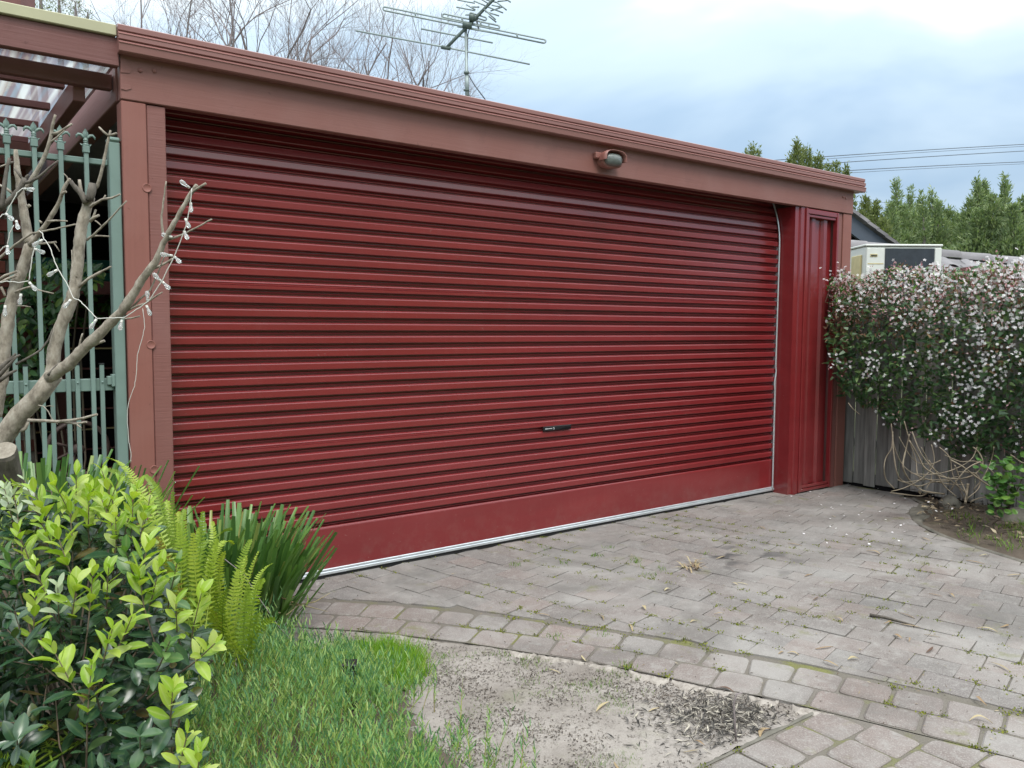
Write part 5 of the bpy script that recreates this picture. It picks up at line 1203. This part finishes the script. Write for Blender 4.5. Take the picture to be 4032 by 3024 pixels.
P = [at(u, v, rng.uniform(5.35, 5.6)) for u, v in zip(U, Vv)]; mw = MB().add(RV, RF).mesh('leaf', MAT['weed'])
for p in P:
    d_ = (cview()*.7-FWD*.7+Vector((0, 0, -.1))).normalized(); s_ = rng.uniform(.034, .056); o = bpy.data.objects.new('leaf', mw); put(o, wp, frame(p, d_, Vector((0, 0, 1))-FWD*.5+cview()*.3, s_, s_, s_))
b = MB()
for k in range(9): b.tube([g4(3985, 2010)+cview()*.03, at(rng.uniform(985, 1025), rng.uniform(470, 490), 5.5)], .004, 4, False)
b.build('stem', MAT['stem'], wp)

# ================================================================== LITTER
def litter(name, gen, n, mat, lens, wid, label, cat='leaf litter', flat=.25):
    P = []
    while len(P) < n:
        c = gen()
        if c is not None: P.append(c)
    P = np.array(P); dd = unit(n); dd[:, 2] *= flat; up_ = np.array([0, 0, 1.])+unit(n)*.4
    L_ = nrg.uniform(*lens, n); return stuff(name, DV, DF, np_frames(P, dd, up_, L_*wid, L_, L_), mat, label=label, cat=cat)
def gen_sand():
    u, v = rng.uniform(300, 800), rng.uniform(620, 772); c = ground(u, v)
    if side(BORDER, c.x, c.y) > -.02 or c.y < -2.32: return None
    dn = mnoise.noise(Vector((c.x*2.6, c.y*2.6, 1)))+.6*mnoise.noise(Vector((c.x*8, c.y*8, 4)))
    if rng.random() > .42+1.5*dn: return None
    return (c.x, c.y, sand_h(c.x, c.y)+.003)
litter('leaf_litter', gen_sand, 15000, MAT['soilcrumb'], (.004, .013), .42, 'fine dark leaf crumbs strewn over the sandy soil')
pile = g4(2016+905*.9114, 1512+1455*.9114)
def gen_pile():
    a = rng.gauss(0, .17), rng.gauss(0, .085); c = Vector((pile.x+.02+a[0]*.75-a[1]*.2, pile.y+.02+a[1]*1.25, 0))
    if side(BORDER, c.x, c.y) > -.05 or c.y < -2.315: return None
    h = .022*math.exp(-((a[0]/.2)**2+(a[1]/.1)**2)); return (c.x, c.y, sand_h(c.x, c.y)+.004+h*rng.random())
litter('debris_pile', gen_pile, 1700, MAT['char'], (.008, .046), .17, 'heap of dark twigs, bark and dead leaves in the soil corner', 'debris', .45)
def gen_bed():
    u, v = rng.uniform(880, 1040), rng.uniform(478, 545); c = ground(u, v)
    if side(RIGHT, c.x, c.y) > -.05: return None
    if v > 515 and rng.random() < .6: return None
    return (c.x, c.y, .03+rng.random()*.03)
litter('bed_litter', gen_bed, 900, MAT['litter'], (.02, .07), .4, 'brown fallen leaves under the jasmine along the fence')
def gen_pet():
    u, v = rng.uniform(790, 960), rng.uniform(484, 560); c = ground(u, v)
    if rng.random() > math.exp(-(v-484)/28): return None
    return (c.x, c.y, .006 if side(RIGHT, c.x, c.y) > 0 else .05)
litter('fallen_petals', gen_pet, 90, MAT['petal'], (.012, .026), .8, 'white fallen jasmine petals on the paving by the fence', 'petals')
def gen_pav():
    u, v = rng.uniform(330, 1030), rng.uniform(500, 770); c = ground(u, v)
    if side(BORDER, c.x, c.y) < 0 or side(RIGHT, c.x, c.y) < 0 or c.y > .1: return None
    return (c.x, c.y, .004)
litter('paving_crumbs', gen_pav, 420, MAT['litter'], (.006, .022), .25, 'scattered brown leaf crumbs and seed husks on the paving')
# single curled gum leaves on the drive and soil
def gum_mesh(L_, w_, curve, lift):
    b = MB(); vs = []; n = 7
    for i in range(n+1):
        t = i/n; x = curve*math.sin(t*math.pi)*L_; w2 = w_*math.sin(math.pi*min(1, t*.93+.05))*.5; z = .004+lift*math.sin(t*math.pi)
        vs += [(x-w2, t*L_, z+.002), (x, t*L_, z), (x+w2, t*L_, z+.002)]
    b.add(vs, [(3*i+j, 3*i+j+1, 3*i+j+4, 3*i+j+3) for i in range(n) for j in range(2)], True); return b.mesh('fallen_leaf', MAT['dryleaf'])
gl = [gum_mesh(.085, .014, .15, .008), gum_mesh(.07, .012, -.22, .014), gum_mesh(.095, .011, .05, .004), gum_mesh(.06, .016, .1, .01)]
Z3 = lambda x, y: (2016+x*.9114, 1512+y*.9114)
spots = [(165, 1005), (395, 1025), (1310, 1150), (1410, 1225), (1790, 1165), (1500, 1192), (1640, 1030), (1680, 1040), (1740, 1018), (1780, 1085), (2100, 1077), (2050, 1395), (1975, 1462), (2150, 1245), (1300, 937), (915, 995), (570, 962), (880, 760), (1020, 870), (690, 890), (800, 1028), (1300, 825), (1095, 630), (1770, 667), (1650, 1085), (950, 862), (2110, 1055), (1380, 570), (1240, 1175), (1150, 1170), (1890, 910), (1800, 908), (520, 1075), (1960, 765), (2060, 745), (1590, 738), (60, 690), (300, 1175), (1700, 1100), (1430, 1030), (2140, 830), (1120, 1480), (790, 1540), (420, 1375), (640, 1390), (740, 1595), (440, 1630), (210, 1240), (960, 1330), (1190, 690)]
for (x, y) in spots:
    c = g4(*Z3(x, y)); o = bpy.data.objects.new('fallen_leaf', rng.choice(gl)); s_ = rng.uniform(.6, 1.1)
    put(o, None, Matrix.Translation((c.x, c.y, .0 if side(BORDER, c.x, c.y) > 0 else sand_h(c.x, c.y)+.002)) @ Matrix.Rotation(rng.uniform(0, 6.28), 4, 'Z') @ Matrix.Diagonal((s_*rng.uniform(.7, 1.2), s_, s_, 1)))
    if side(BORDER, c.x, c.y) > 0: tag(o, 'dry curled gum leaf fallen on the paving', 'leaf', 'gum leaves fallen on the paving')
    else: tag(o, 'dry curled gum leaf lying on the sandy soil', 'leaf', 'gum leaves lying on the soil')
tw = thing('twig', 'dark broken twig lying in a paving joint', 'twig', g4(*Z3(1610, 1012)))
b = MB(); b.tube([g4(*Z3(1545, 1005))+Vector((0, 0, .008)), g4(*Z3(1610, 1016))+Vector((0, 0, .01)), g4(*Z3(1740, 1048))+Vector((0, 0, .006))], [.008, .007, .003], 6, rough=.2); b.build('stick', MAT['barkdark'], tw)
dt = thing('dry_grass', 'pale withered grass tuft lying in the middle of the paving', 'grass', g4(*Z3(775, 790)))
for k in range(26):
    b = MB(); c = g4(*Z3(775+rng.gauss(0, 20), 792+rng.gauss(0, 12))); a = rng.uniform(0, 6.28); l_ = rng.uniform(.05, .11); d_ = Vector((math.cos(a), math.sin(a), rng.uniform(.05, .9))).normalized()
    q = [c+Vector((0, 0, .004)), c+d_*l_*.5+Vector((0, 0, .006)), c+d_*l_-Vector((0, 0, .5*d_.z*l_))+Vector((0, 0, .006))]; sv = d_.cross(Vector((0, 0, 1))).normalized()*.004
    b.add([q[0]-sv, q[0]+sv, q[1]-sv, q[1]+sv, q[2]], [(0, 1, 3, 2), (2, 3, 4)]); b.build('blade', MAT['dryleaf'], dt)
hk = thing('bent_twig', 'grey hooked twig standing up from the debris heap', 'twig', g4(*Z3(965, 1520)))
b = MB(); b.tube([at4(*Z3(968, 1540), 2.62), at4(*Z3(962, 1450), 2.62), at4(*Z3(958, 1380), 2.62), at4(*Z3(970, 1340), 2.62), at4(*Z3(996, 1333), 2.62)], [.0035, .0035, .003, .003, .002], 5); b.build('stick', MAT['bare'], hk)
bx = at(350, 676, 2.60); gbx = thing('garden_marker', 'small black plastic stake box half hidden in the ground cover', 'stake', (bx.x, bx.y, 0))
Mb = Matrix.Translation((bx.x, bx.y, .0)) @ Matrix.Rotation(-YAW, 4, 'Z')
gpart('cap', MAT['black'], lambda b: (b.box((-.026, -.02, bx.z+.028), (.026, .03, bx.z+.045), Mb, .003), b.box((-.023, -.016, -.02), (.023, .026, bx.z+.0278), Mb, .003)), gbx)
gpart('face', MAT['dark2'], lambda b: b.box((-.017, -.0195, bx.z-.03), (.017, -.0165, bx.z+.02), Mb, .001), gbx)

# ================================================================== NEIGHBOUR, AIR CONDITIONER
nb = thing('neighbour_house', 'neighbouring house with grey tiled roof and dark blue gable beyond the fence', 'house', (9.5, 3.5, 0))
rr = Vector((RGT.x, RGT.y, 0)).normalized(); ff = Vector((FWD.x, FWD.y, 0)).normalized()
# lower roof slope that faces the camera: ridge line from left to right
RA, RB = at(835, 243, 11.2), at(1200, 281, 10.6); slope = (-ff*math.cos(R(20))-Vector((0, 0, 1))*math.sin(R(20))).normalized(); along = (RB-RA).normalized(); nrm = along.cross(slope); nrm = nrm if nrm.z > 0 else -nrm
b = MB(); b.add([RA-along*.3-nrm*.03, RB-nrm*.03, RB+slope*4-nrm*.03, RA-along*.3+slope*4-nrm*.03], [(0, 1, 2, 3)]); b.build('roof', MAT['rooftile'], nb)
TV = []; nn = 8
for i in range(nn+1):
    t = i/nn; z = .022*math.sin(t*2*math.pi)+.006
    TV += [(t*.30, -.02, z-.028), (t*.30, 0, z+.012), (t*.30, .345, z)]
TF = [(3*i+j, 3*i+j+1, 3*i+j+4, 3*i+j+3) for i in range(nn) for j in range(2)]
b = MB(); vs = []
b.add([(x, -y, z) for x, y, z in TV], TF, True); mt = b.mesh('roof_tile', MAT['rooftile'])
Mt = Matrix((along, -slope, nrm)).transposed().to_4x4()
for j in range(8):
    for i in range(17):
        p = RA+slope*(.33+.315*j)+along*(i*.295+(.15 if j % 2 else 0)); o = bpy.data.objects.new('roof_tile', mt); M = Mt.copy(); M.translation = p; put(o, nb, M)
for i in range(13):
    p = RA+along*(i*.40); M = Matrix((along, -slope, nrm)).transposed().to_4x4(); M.translation = p
    b = MB(); vs = []
    for x in (0, .41):
        for g in np.linspace(-1.2, 1.2, 7): vs.append(M @ Vector((x, .12*math.sin(g), .11*math.cos(g)-.05+(.012 if x else 0))))
    b.add(vs, [(k_, k_+1, k_+8, k_+7) for k_ in range(6)], True); b.build('ridge_cap', MAT['rooftile'], nb)
# gable end behind: barge board falls to the right
G0, G1 = at(822, 188, 12.6), at(903, 249, 12.4)
gd = (G1-G0).normalized(); gn = gd.cross(ff).normalized(); gn = gn if gn.z > 0 else -gn
def slab(b, p, q, up, t, depth, shift=0.):
    o0 = [p, q, q-up*t, p-up*t]; b.add([v+ff*shift for v in o0]+[v+ff*(shift+depth) for v in o0], [(0, 1, 2, 3), (7, 6, 5, 4), (0, 4, 5, 1), (1, 5, 6, 2), (2, 6, 7, 3), (3, 7, 4, 0)])
gpart('barge_board', MAT['dark2'], lambda b: slab(b, G0-gn*.06, G1-gn*.06, gn, .22, .05), nb)
gpart('gable_wall', MAT['dark'], lambda b: b.add([G0-gn*.2+ff*.3, G1-gn*.2+ff*.3, Vector((G1.x, G1.y, 1))+ff*.3, Vector((G0.x, G0.y, 1))+ff*.3], [(0, 1, 2, 3)]), nb)
for i in range(9):
    p = G0.lerp(G1, i/9); gpart('verge_tile', MAT['rooftile'], lambda b: slab(b, p+gn*rng.uniform(.0, .012), G0.lerp(G1, (i+1.08)/9)+gn*.015, gn, .045, 2.5, -.08), nb)
gpart('wall', MAT['wall'], lambda b: b.box((0, 0, 0), (5, .2, 2.0), Matrix.Translation(RA+slope*3.6-Vector((0, 0, RA.z+slope.z*3.6))) @ Matrix.Rotation(-YAW, 4, 'Z')), nb)
ac = thing('air_conditioner', 'old white rooftop air conditioner with a dark grille panel above the jasmine', 'air conditioner', at(900, 275, 9.0))
A0 = at(866.5, 245.0, 9.0); s9 = 9.0/FPX; Ma = Matrix((rr, ff, Vector((0, 0, 1)))).transposed().to_4x4(); Ma.translation = A0
wA = (942.5-866.5)*s9; hA = .62
gpart('cabinet', MAT['white'], lambda b: b.box((0, .012, -hA), (wA, .62, -.012), Ma, .012), ac)
gpart('lid', MAT['white'], lambda b: b.box((-.012, -.004, -.0115), (wA+.008, .63, .012), Ma, .006), ac)
gpart('front_panel', MAT['white'], lambda b: b.box((.005, 0, -hA+.01), (.205, .0115, -.03), Ma, .005), ac)
gpart('front_panel', MAT['white'], lambda b: b.box((.765, 0, -hA+.01), (wA-.004, .0115, -.03), Ma, .005), ac)
gr = gpart('grille', MAT['grille'], lambda b: b.box((.215, .0, -hA+.02), (.757, .0118, -.035), Ma), ac)
bd = gpart('badge', MAT['yellowed'], lambda b: b.box((.045, -.006, -.128), (.125, -.001, -.098), Ma, .002), ac)
gpart('badge_lettering', MAT['grille'], lambda b: [b.box((.053+i*.0095, -.0085, -.120), (.0605+i*.0095, -.0065, -.106), Ma) for i in range(7)], bd)
gpart('side_cover', MAT['yellowed'], lambda b: b.box((-.02, .10, -.42), (-.0005, .35, -.10), Ma, .006), ac)
gpart('seam', MAT['yellowed'], lambda b: b.box((.02, -.003, -.21), (.195, -.0005, -.20), Ma), ac)
gpart('stand', MAT['grille'], lambda b: (b.box((.05, .05, -hA-.9), (.1, .55, -hA-.002), Ma), b.box((wA-.1, .05, -hA-.9), (wA-.05, .55, -hA-.002), Ma)), ac)

# ================================================================== FAR TREES
def spire_tree(name, label, pts, D, mat, grp, leaf=(.14, .036), dens=900, trunk=True, spread=.3, loose=.62):
    """pts: (u, v_top, half width px, v_bottom) - every leader stands at its own place round the trunk"""
    s_ = D/FPX; c0 = at(sum(p[0] for p in pts)/len(pts), 331, D); c0.z = 0; root = thing(name, label, 'tree', c0, grp); AP = []; AD = []; tb = MB()
    for (u, vt, hw, vb) in pts:
        d_ = D+rng.uniform(-1, 1)*spread*3; top, bot = at(u, vt, d_), at(u+rng.uniform(-3, 3), vb, d_); H_ = top.z-bot.z
        m_ = int(dens*hw*max(10, vb-vt)/1500); t = nrg.random(m_)**.8; ang = nrg.uniform(0, 6.28, m_); w_ = hw*s_*(.08+1.05*t**.9)*(1+.30*np.sin(t*13+u)+.35*np.array([mnoise.noise(Vector((float(a_)*.8, float(b_)*9, u))) for a_, b_ in zip(ang, t)])); r_ = nrg.random(m_)**loose*w_
        P = np.stack([top.x+(bot.x-top.x)*t+r_*np.cos(ang), top.y+(bot.y-top.y)*t+r_*np.sin(ang), top.z-H_*t+nrg.normal(0, .06, m_)], 1)
        nn = np.array([mnoise.noise(Vector((float(p[0])*.9, float(p[1])*.9, float(p[2])*.9)))+.6*mnoise.noise(Vector((float(p[0])*2.6, float(p[1])*2.6, float(p[2])*2.6))) for p in P]); ok = nn > -.48; P, t, ang = P[ok], t[ok], ang[ok]; m_ = len(P)
        # gather leaves into sprays
        q = np.stack([P[:, 0]+.0, P[:, 1], P[:, 2]], 1); cs = leaf[0]*2.4; q = (q/cs+nrg.normal(0, .28, q.shape)).round()*cs; P = P*.72+q*.28
        AP.append(P); d2 = np.stack([np.cos(ang), np.sin(ang), nrg.uniform(.3, 2.2, m_)], 1)+nrg.normal(0, .35, (m_, 3)); AD.append(d2)
        base = Vector((c0.x+(bot.x-c0.x)*.4, c0.y+(bot.y-c0.y)*.4, 0)); tb.tube([base, bot, top.lerp(bot, .15)], [.09, .05, .012], 5, False)
    P = np.concatenate(AP)+0; Dd = np.concatenate(AD); k = len(P); L_ = nrg.uniform(.6, 1.25, k)*leaf[0]
    stuff('crown', DV, DF, np_frames(P, Dd, unit(k), nrg.uniform(.7, 1.3, k)*leaf[1], L_, L_), MAT[mat], root)
    tb.build('trunk', MAT['barestem'], root)
spire_tree('feathery_tree', 'feathery green tree with a thin tall tip right of the neighbour gable', [(896, 180, 5, 235), (890, 205, 12, 262), (903, 208, 14, 262), (884, 225, 12, 262), (914, 214, 10, 262), (922, 195, 5, 240), (905, 236, 24, 270)], 24, 'conifer', 'feathery trees beyond the fence', dens=4800)
spire_tree('feathery_tree', 'broad feathery green tree behind the air conditioner with several leaders', [(911, 188, 6, 235), (918, 206, 14, 266), (932, 193, 7, 240), (939, 204, 16, 266), (926, 214, 18, 268), (950, 210, 12, 264), (958, 216, 12, 264), (935, 232, 40, 275)], 26, 'conifer', 'feathery trees beyond the fence', dens=4800)
spire_tree('feathery_tree', 'tall feathery green tree with the highest crown near the right edge', [(977, 180, 7, 230), (984, 184, 13, 262), (970, 200, 13, 264), (992, 196, 13, 268), (980, 210, 22, 270), (963, 214, 11, 262), (975, 232, 40, 275)], 23, 'conifer', 'feathery trees beyond the fence', dens=4800)
spire_tree('feathery_tree', 'feathery green tree cut off by the right edge of the photo', [(1005, 179, 6, 225), (1012, 192, 13, 266), (1000, 202, 14, 270), (1024, 200, 14, 270), (1016, 214, 20, 274), (1045, 196, 18, 272), (1075, 205, 20, 272), (1020, 228, 45, 278)], 22, 'conifer', 'feathery trees beyond the fence', dens=4800)
spire_tree('gum_tree', 'pale green tree rising above the garage roof near its right end', [(797, 143, 16, 300), (806, 150, 22, 300), (818, 158, 20, 300), (790, 158, 18, 300), (828, 166, 16, 300), (836, 163, 10, 300), (846, 170, 14, 300)], 20, 'gum', 'pale trees behind the garage', (.10, .03), dens=3600, loose=.62)
spire_tree('gum_tree', 'tiny pale green treetop peeking over the middle of the garage roof', [(752, 146, 12, 290), (758, 152, 14, 290), (747, 152, 11, 290)], 21, 'gum', 'pale trees behind the garage', (.10, .03), dens=3600, loose=.62)
spire_tree('gum_tree', 'pale green tree between the garage corner and the neighbour gable', [(866, 198, 10, 250), (876, 204, 10, 250), (860, 212, 10, 250), (871, 216, 14, 255), (884, 222, 9, 255)], 19, 'gum', 'pale trees behind the garage', (.10, .03), dens=5200, loose=.55)
spire_tree('gum_tree', 'grey green leafy tree above the cream pergola flashing', [(40, -20, 16, 25), (58, -12, 18, 28), (75, -2, 14, 30), (30, -5, 12, 20), (88, 8, 10, 34)], 15, 'gum', 'pale trees behind the garage', (.06, .012), dens=1100, loose=.65)
# leafless tree behind the garage roof
def bare_tree(label, base_uv, D, limbs, seed, depth_n=5, sp=.5):
    rg = random.Random(seed); b0 = at(base_uv[0], 331, D); b0.z = 0; root = thing('bare_tree', label, 'tree', b0, 'leafless trees behind the garage'); big = MB(); fine = MB()
    def grow(p, d, L_, r_, lvl):
        q = p; pts = [p]; rad = [r_]; seg = 4 if lvl < 3 else 3
        for i in range(seg):
            d = (d+Vector((rg.gauss(0, .13), rg.gauss(0, .13), rg.gauss(.05, .07)))).normalized(); q = q+d*(L_/seg); pts.append(q); rad.append(r_*(1-.42*(i+1)/seg))
        (big if lvl < 2 else fine).tube(pts, rad, 6 if lvl < 2 else (4 if lvl < 3 else 3), False)
        if lvl >= depth_n: return
        nch = rg.choice((4, 4, 5)) if lvl < depth_n-1 else rg.choice((3, 4, 4))
        for k in range(nch):
            j = rg.randint(1, seg); a = rg.uniform(0, 6.28); ax = d.orthogonal().normalized(); bx_ = d.cross(ax); off = rg.uniform(.35, .9)*sp*2.1
            nd = (d*math.cos(off)+(ax*math.cos(a)+bx_*math.sin(a))*math.sin(off)+Vector((0, 0, .13))).normalized(); grow(pts[j], nd, L_*rg.uniform(.55, .82), rad[j]*rg.uniform(.5, .68), lvl+1)
    for (u, v, r_, L_) in limbs:
        r_ *= .5
        tgt = at(u, v, D+rg.uniform(-1, 1)); st_ = b0+Vector((rg.gauss(0, .1), rg.gauss(0, .1), 1.2)); big.tube([b0, st_], [r_*1.4, r_*1.2], 6, False)
        mid = st_.lerp(tgt, .5)+Vector((0, 0, -.2)); big.tube([st_, mid, tgt], [r_*1.2, r_*1.1, r_], 6, False); grow(tgt, ((tgt-mid).normalized()+Vector((0, 0, .35))).normalized(), L_, r_, 1)
    big.build('trunk', MAT['barestem'], root); fine.build('twigs', MAT['bare'], root, 'stuff')
bare_tree('leafless tree with thick dark limbs behind the left end of the fascia', (225, 0), 12.5, [(222, 130, .05, 1.6), (262, 135, .055, 1.7), (200, 120, .04, 1.4), (285, 140, .05, 1.6), (165, 110, .035, 1.4), (240, 150, .045, 1.5), (135, 90, .03, 1.2), (185, 150, .045, 1.5), (100, 100, .03, 1.3), (232, 95, .035, 1.4), (275, 100, .035, 1.4), (190, 85, .03, 1.2), (145, 60, .03, 1.2)], 4, 5)
bare_tree('leafless tree with a wide fan of fine grey twigs beside the antenna', (335, 0), 13.5, [(312, 150, .045, 1.5), (340, 155, .045, 1.55), (365, 155, .045, 1.5), (388, 158, .04, 1.4), (408, 160, .04, 1.25), (425, 150, .032, 1.05), (440, 140, .026, .8), (455, 132, .02, .6), (326, 140, .04, 1.5), (300, 160, .04, 1.5), (352, 120, .03, 1.3), (378, 125, .03, 1.3), (400, 125, .028, 1.1)], 9, 5)
# unseen hedge added behind the viewer to block low sky and darken reflections
def bumpy(name, x0, x1, y, z1, dep, seed):
    nx, nz_ = 60, 14; vs = []
    for j in range(nz_+1):
        for i in range(nx+1):
            x, t = x0+(x1-x0)*i/nx, j/nz_; q = .5*mnoise.noise(Vector((x*.8, t*5, seed)))+.25*mnoise.noise(Vector((x*3, t*12, seed)))
            vs.append((x, y+q-(dep*max(0, t-.75)*2), z1*min(1, t*1.25)*(1+.10*mnoise.noise(Vector((x*.5, 3, seed))))+q*.4))
    return MB().add(vs, [(j*(nx+1)+i, j*(nx+1)+i+1, (j+1)*(nx+1)+i+1, (j+1)*(nx+1)+i) for j in range(nz_) for i in range(nx)], True).build(name, MAT['jleaf'])
tag(bumpy('sky_blocking_hedge', -26, 24, -17, 6.5, 2, 3), 'unseen dark hedge added behind the viewer to block low sky light', 'hedge')
# chimney at the top left corner
cm_ = at(13, 6, 7.5); gpart('chimney_block', MAT['trim'], lambda b: b.box((-.125, -.1, -.6), (.125, .15, .6), Matrix.Translation(cm_) @ Matrix.Rotation(-YAW, 4, 'Z'), .01), None)
tag(bpy.data.objects['chimney_block'], 'dull brown square chimney above the pergola at the top left', 'chimney'); bpy.data.objects['chimney_block'].name = 'chimney'
# power lines
for label, (a, c_), (lx, ly) in (('topmost of the three power lines over the trees', (819.6, 156.6), (1024, 143.9)), ('middle one of the three power lines over the trees', (827.5, 163.1), (1024, 150.6)), ('lowest of the three power lines over the trees', (851, 170), (1024, 161.4)), ('faint far cable low between the treetops', (868, 202), (915, 203.5))):
    b = MB(); D = 32 if 'faint' not in label else 60; ex_ = .9 if 'faint' not in label else 0; du, dv = lx-a, ly-c_
    pts = [at(a+du*t, c_+dv*t+(1.6*(t-.5)**2 if ex_ else 0), D+ (t-.5)*6) for t in np.linspace(-.35, 1.0+ex_, 14)]
    b.tube(pts, .017 if ex_ else .014, 4)
    if 'topmost' in label or 'lowest' in label: b.tube([p-Vector((0, 0, .085)) for p in pts], .010, 4)
    tag(b.build('power_line', MAT['wire']), label, 'cable', 'overhead power lines')

# ================================================================== ANTENNA
an = thing('antenna', 'old silver television antenna on a thin mast above the garage roof', 'antenna', at(466.8, 100, 11.0))
Z6 = lambda x, y: ((1300+x*.4557)/3.9375, y*.4557/3.9375)
DA = 11.0
def rod(name, pts, r_, mat='antenna', dd=0., n=5):
    b = MB(); b.tube([at(*Z6(x, y), DA+dd) for x, y in pts], r_, n); return b.build(name, MAT[mat], an)
rod('mast', [(1183, 1100), (1181, 800), (1172, 255)], .020, n=8); rod('mast_sleeve', [(1184, 830), (1181, 620)], .028, n=8)
for y in (630, 780): rod('clamp', [(1155, y), (1200, y-2)], .018, 'antenna_dark', -.03)
rod('boom', [(1000, 418), (1090, 325), (1180, 235), (1300, 110), (1420, -15), (1520, -120)], .022, 'antenna_dark', -.02, 6)
rod('mast_clamp', [(1145, 215), (1225, 222)], .045, 'antenna_dark', -.04, 6); rod('dipole_box', [(1200, 155), (1250, 152)], .05, 'antenna_dark', -.05, 6); rod('boom_end', [(960, 408), (1040, 422)], .028, 'antenna_dark', -.02)
def loop(x0, y0, x1, y1, w_):
    dx, dy = x1-x0, y1-y0; l_ = math.hypot(dx, dy); nx_, ny_ = -dy/l_*w_, dx/l_*w_; ux, uy = dx/l_*w_, dy/l_*w_; P = []
    for k in range(7): g = math.pi*k/6; P.append((x1-ux+ux*math.sin(g)+nx_*math.cos(g), y1-uy+uy*math.sin(g)+ny_*math.cos(g)))
    Q = []
    for k in range(7): g = math.pi*k/6; Q.append((x0+ux-ux*math.sin(g)-nx_*math.cos(g), y0+uy-uy*math.sin(g)-ny_*math.cos(g)))
    P = P+Q; P.append(P[0]); return P
rod('reflector', [(220, 266), (960, 402), (1725, 556)], .0125); rod('element', [(785, 249), (1100, 310), (1405, 371)], .0125); rod('element', [(1098, 230), (1280, 262), (1455, 292)], .0125)
rod('folded_dipole', loop(458, 72, 1862, 360, 15), .0125); rod('folded_dipole', loop(970, 132, 1463, 238, 15), .0125); rod('folded_dipole', loop(1205, 120, 1350, 168, 13), .011)
for x, y in ((735, 122), (1615, 306), (1022, 158), (1140, 165), (1375, 232), (1300, 200)): rod('spacer', [(x-5, y-18), (x+5, y+20)], .012)
for q in ([(1090, 62), (1250, 92)], [(1175, 40), (1255, 86)], [(1100, 0), (1250, 28)], [(1360, 60), (1495, 112)], [(1340, 100), (1460, 138)], [(1370, 140), (1435, 192)], [(1168, 130), (1255, 128)], [(1240, 8), (1340, 50)], [(1300, -10), (1360, 28)], [(1440, 20), (1525, 88)], [(1445, 14), (1530, 4)], [(1395, 45), (1470, 60)], [(1350, 0), (1440, 22)], [(1480, -30), (1560, 20)], [(1390, -40), (1470, -20)], [(1500, -60), (1590, -50)], [(1440, -80), (1500, -60)], [(1330, 80), (1430, 170)], [(1290, 60), (1215, 60)], [(1385, 95), (1490, 60)]): rod('director', q, .0105, dd=rng.uniform(-.1, .1))
rod('lead_cable', [(1275, 120), (1270, 190), (1285, 262)], .012, 'wire'); rod('lead_cable', [(1210, 225), (1190, 300), (1185, 560), (1190, 640), (1250, 740), (1340, 860)], .008, 'wire')
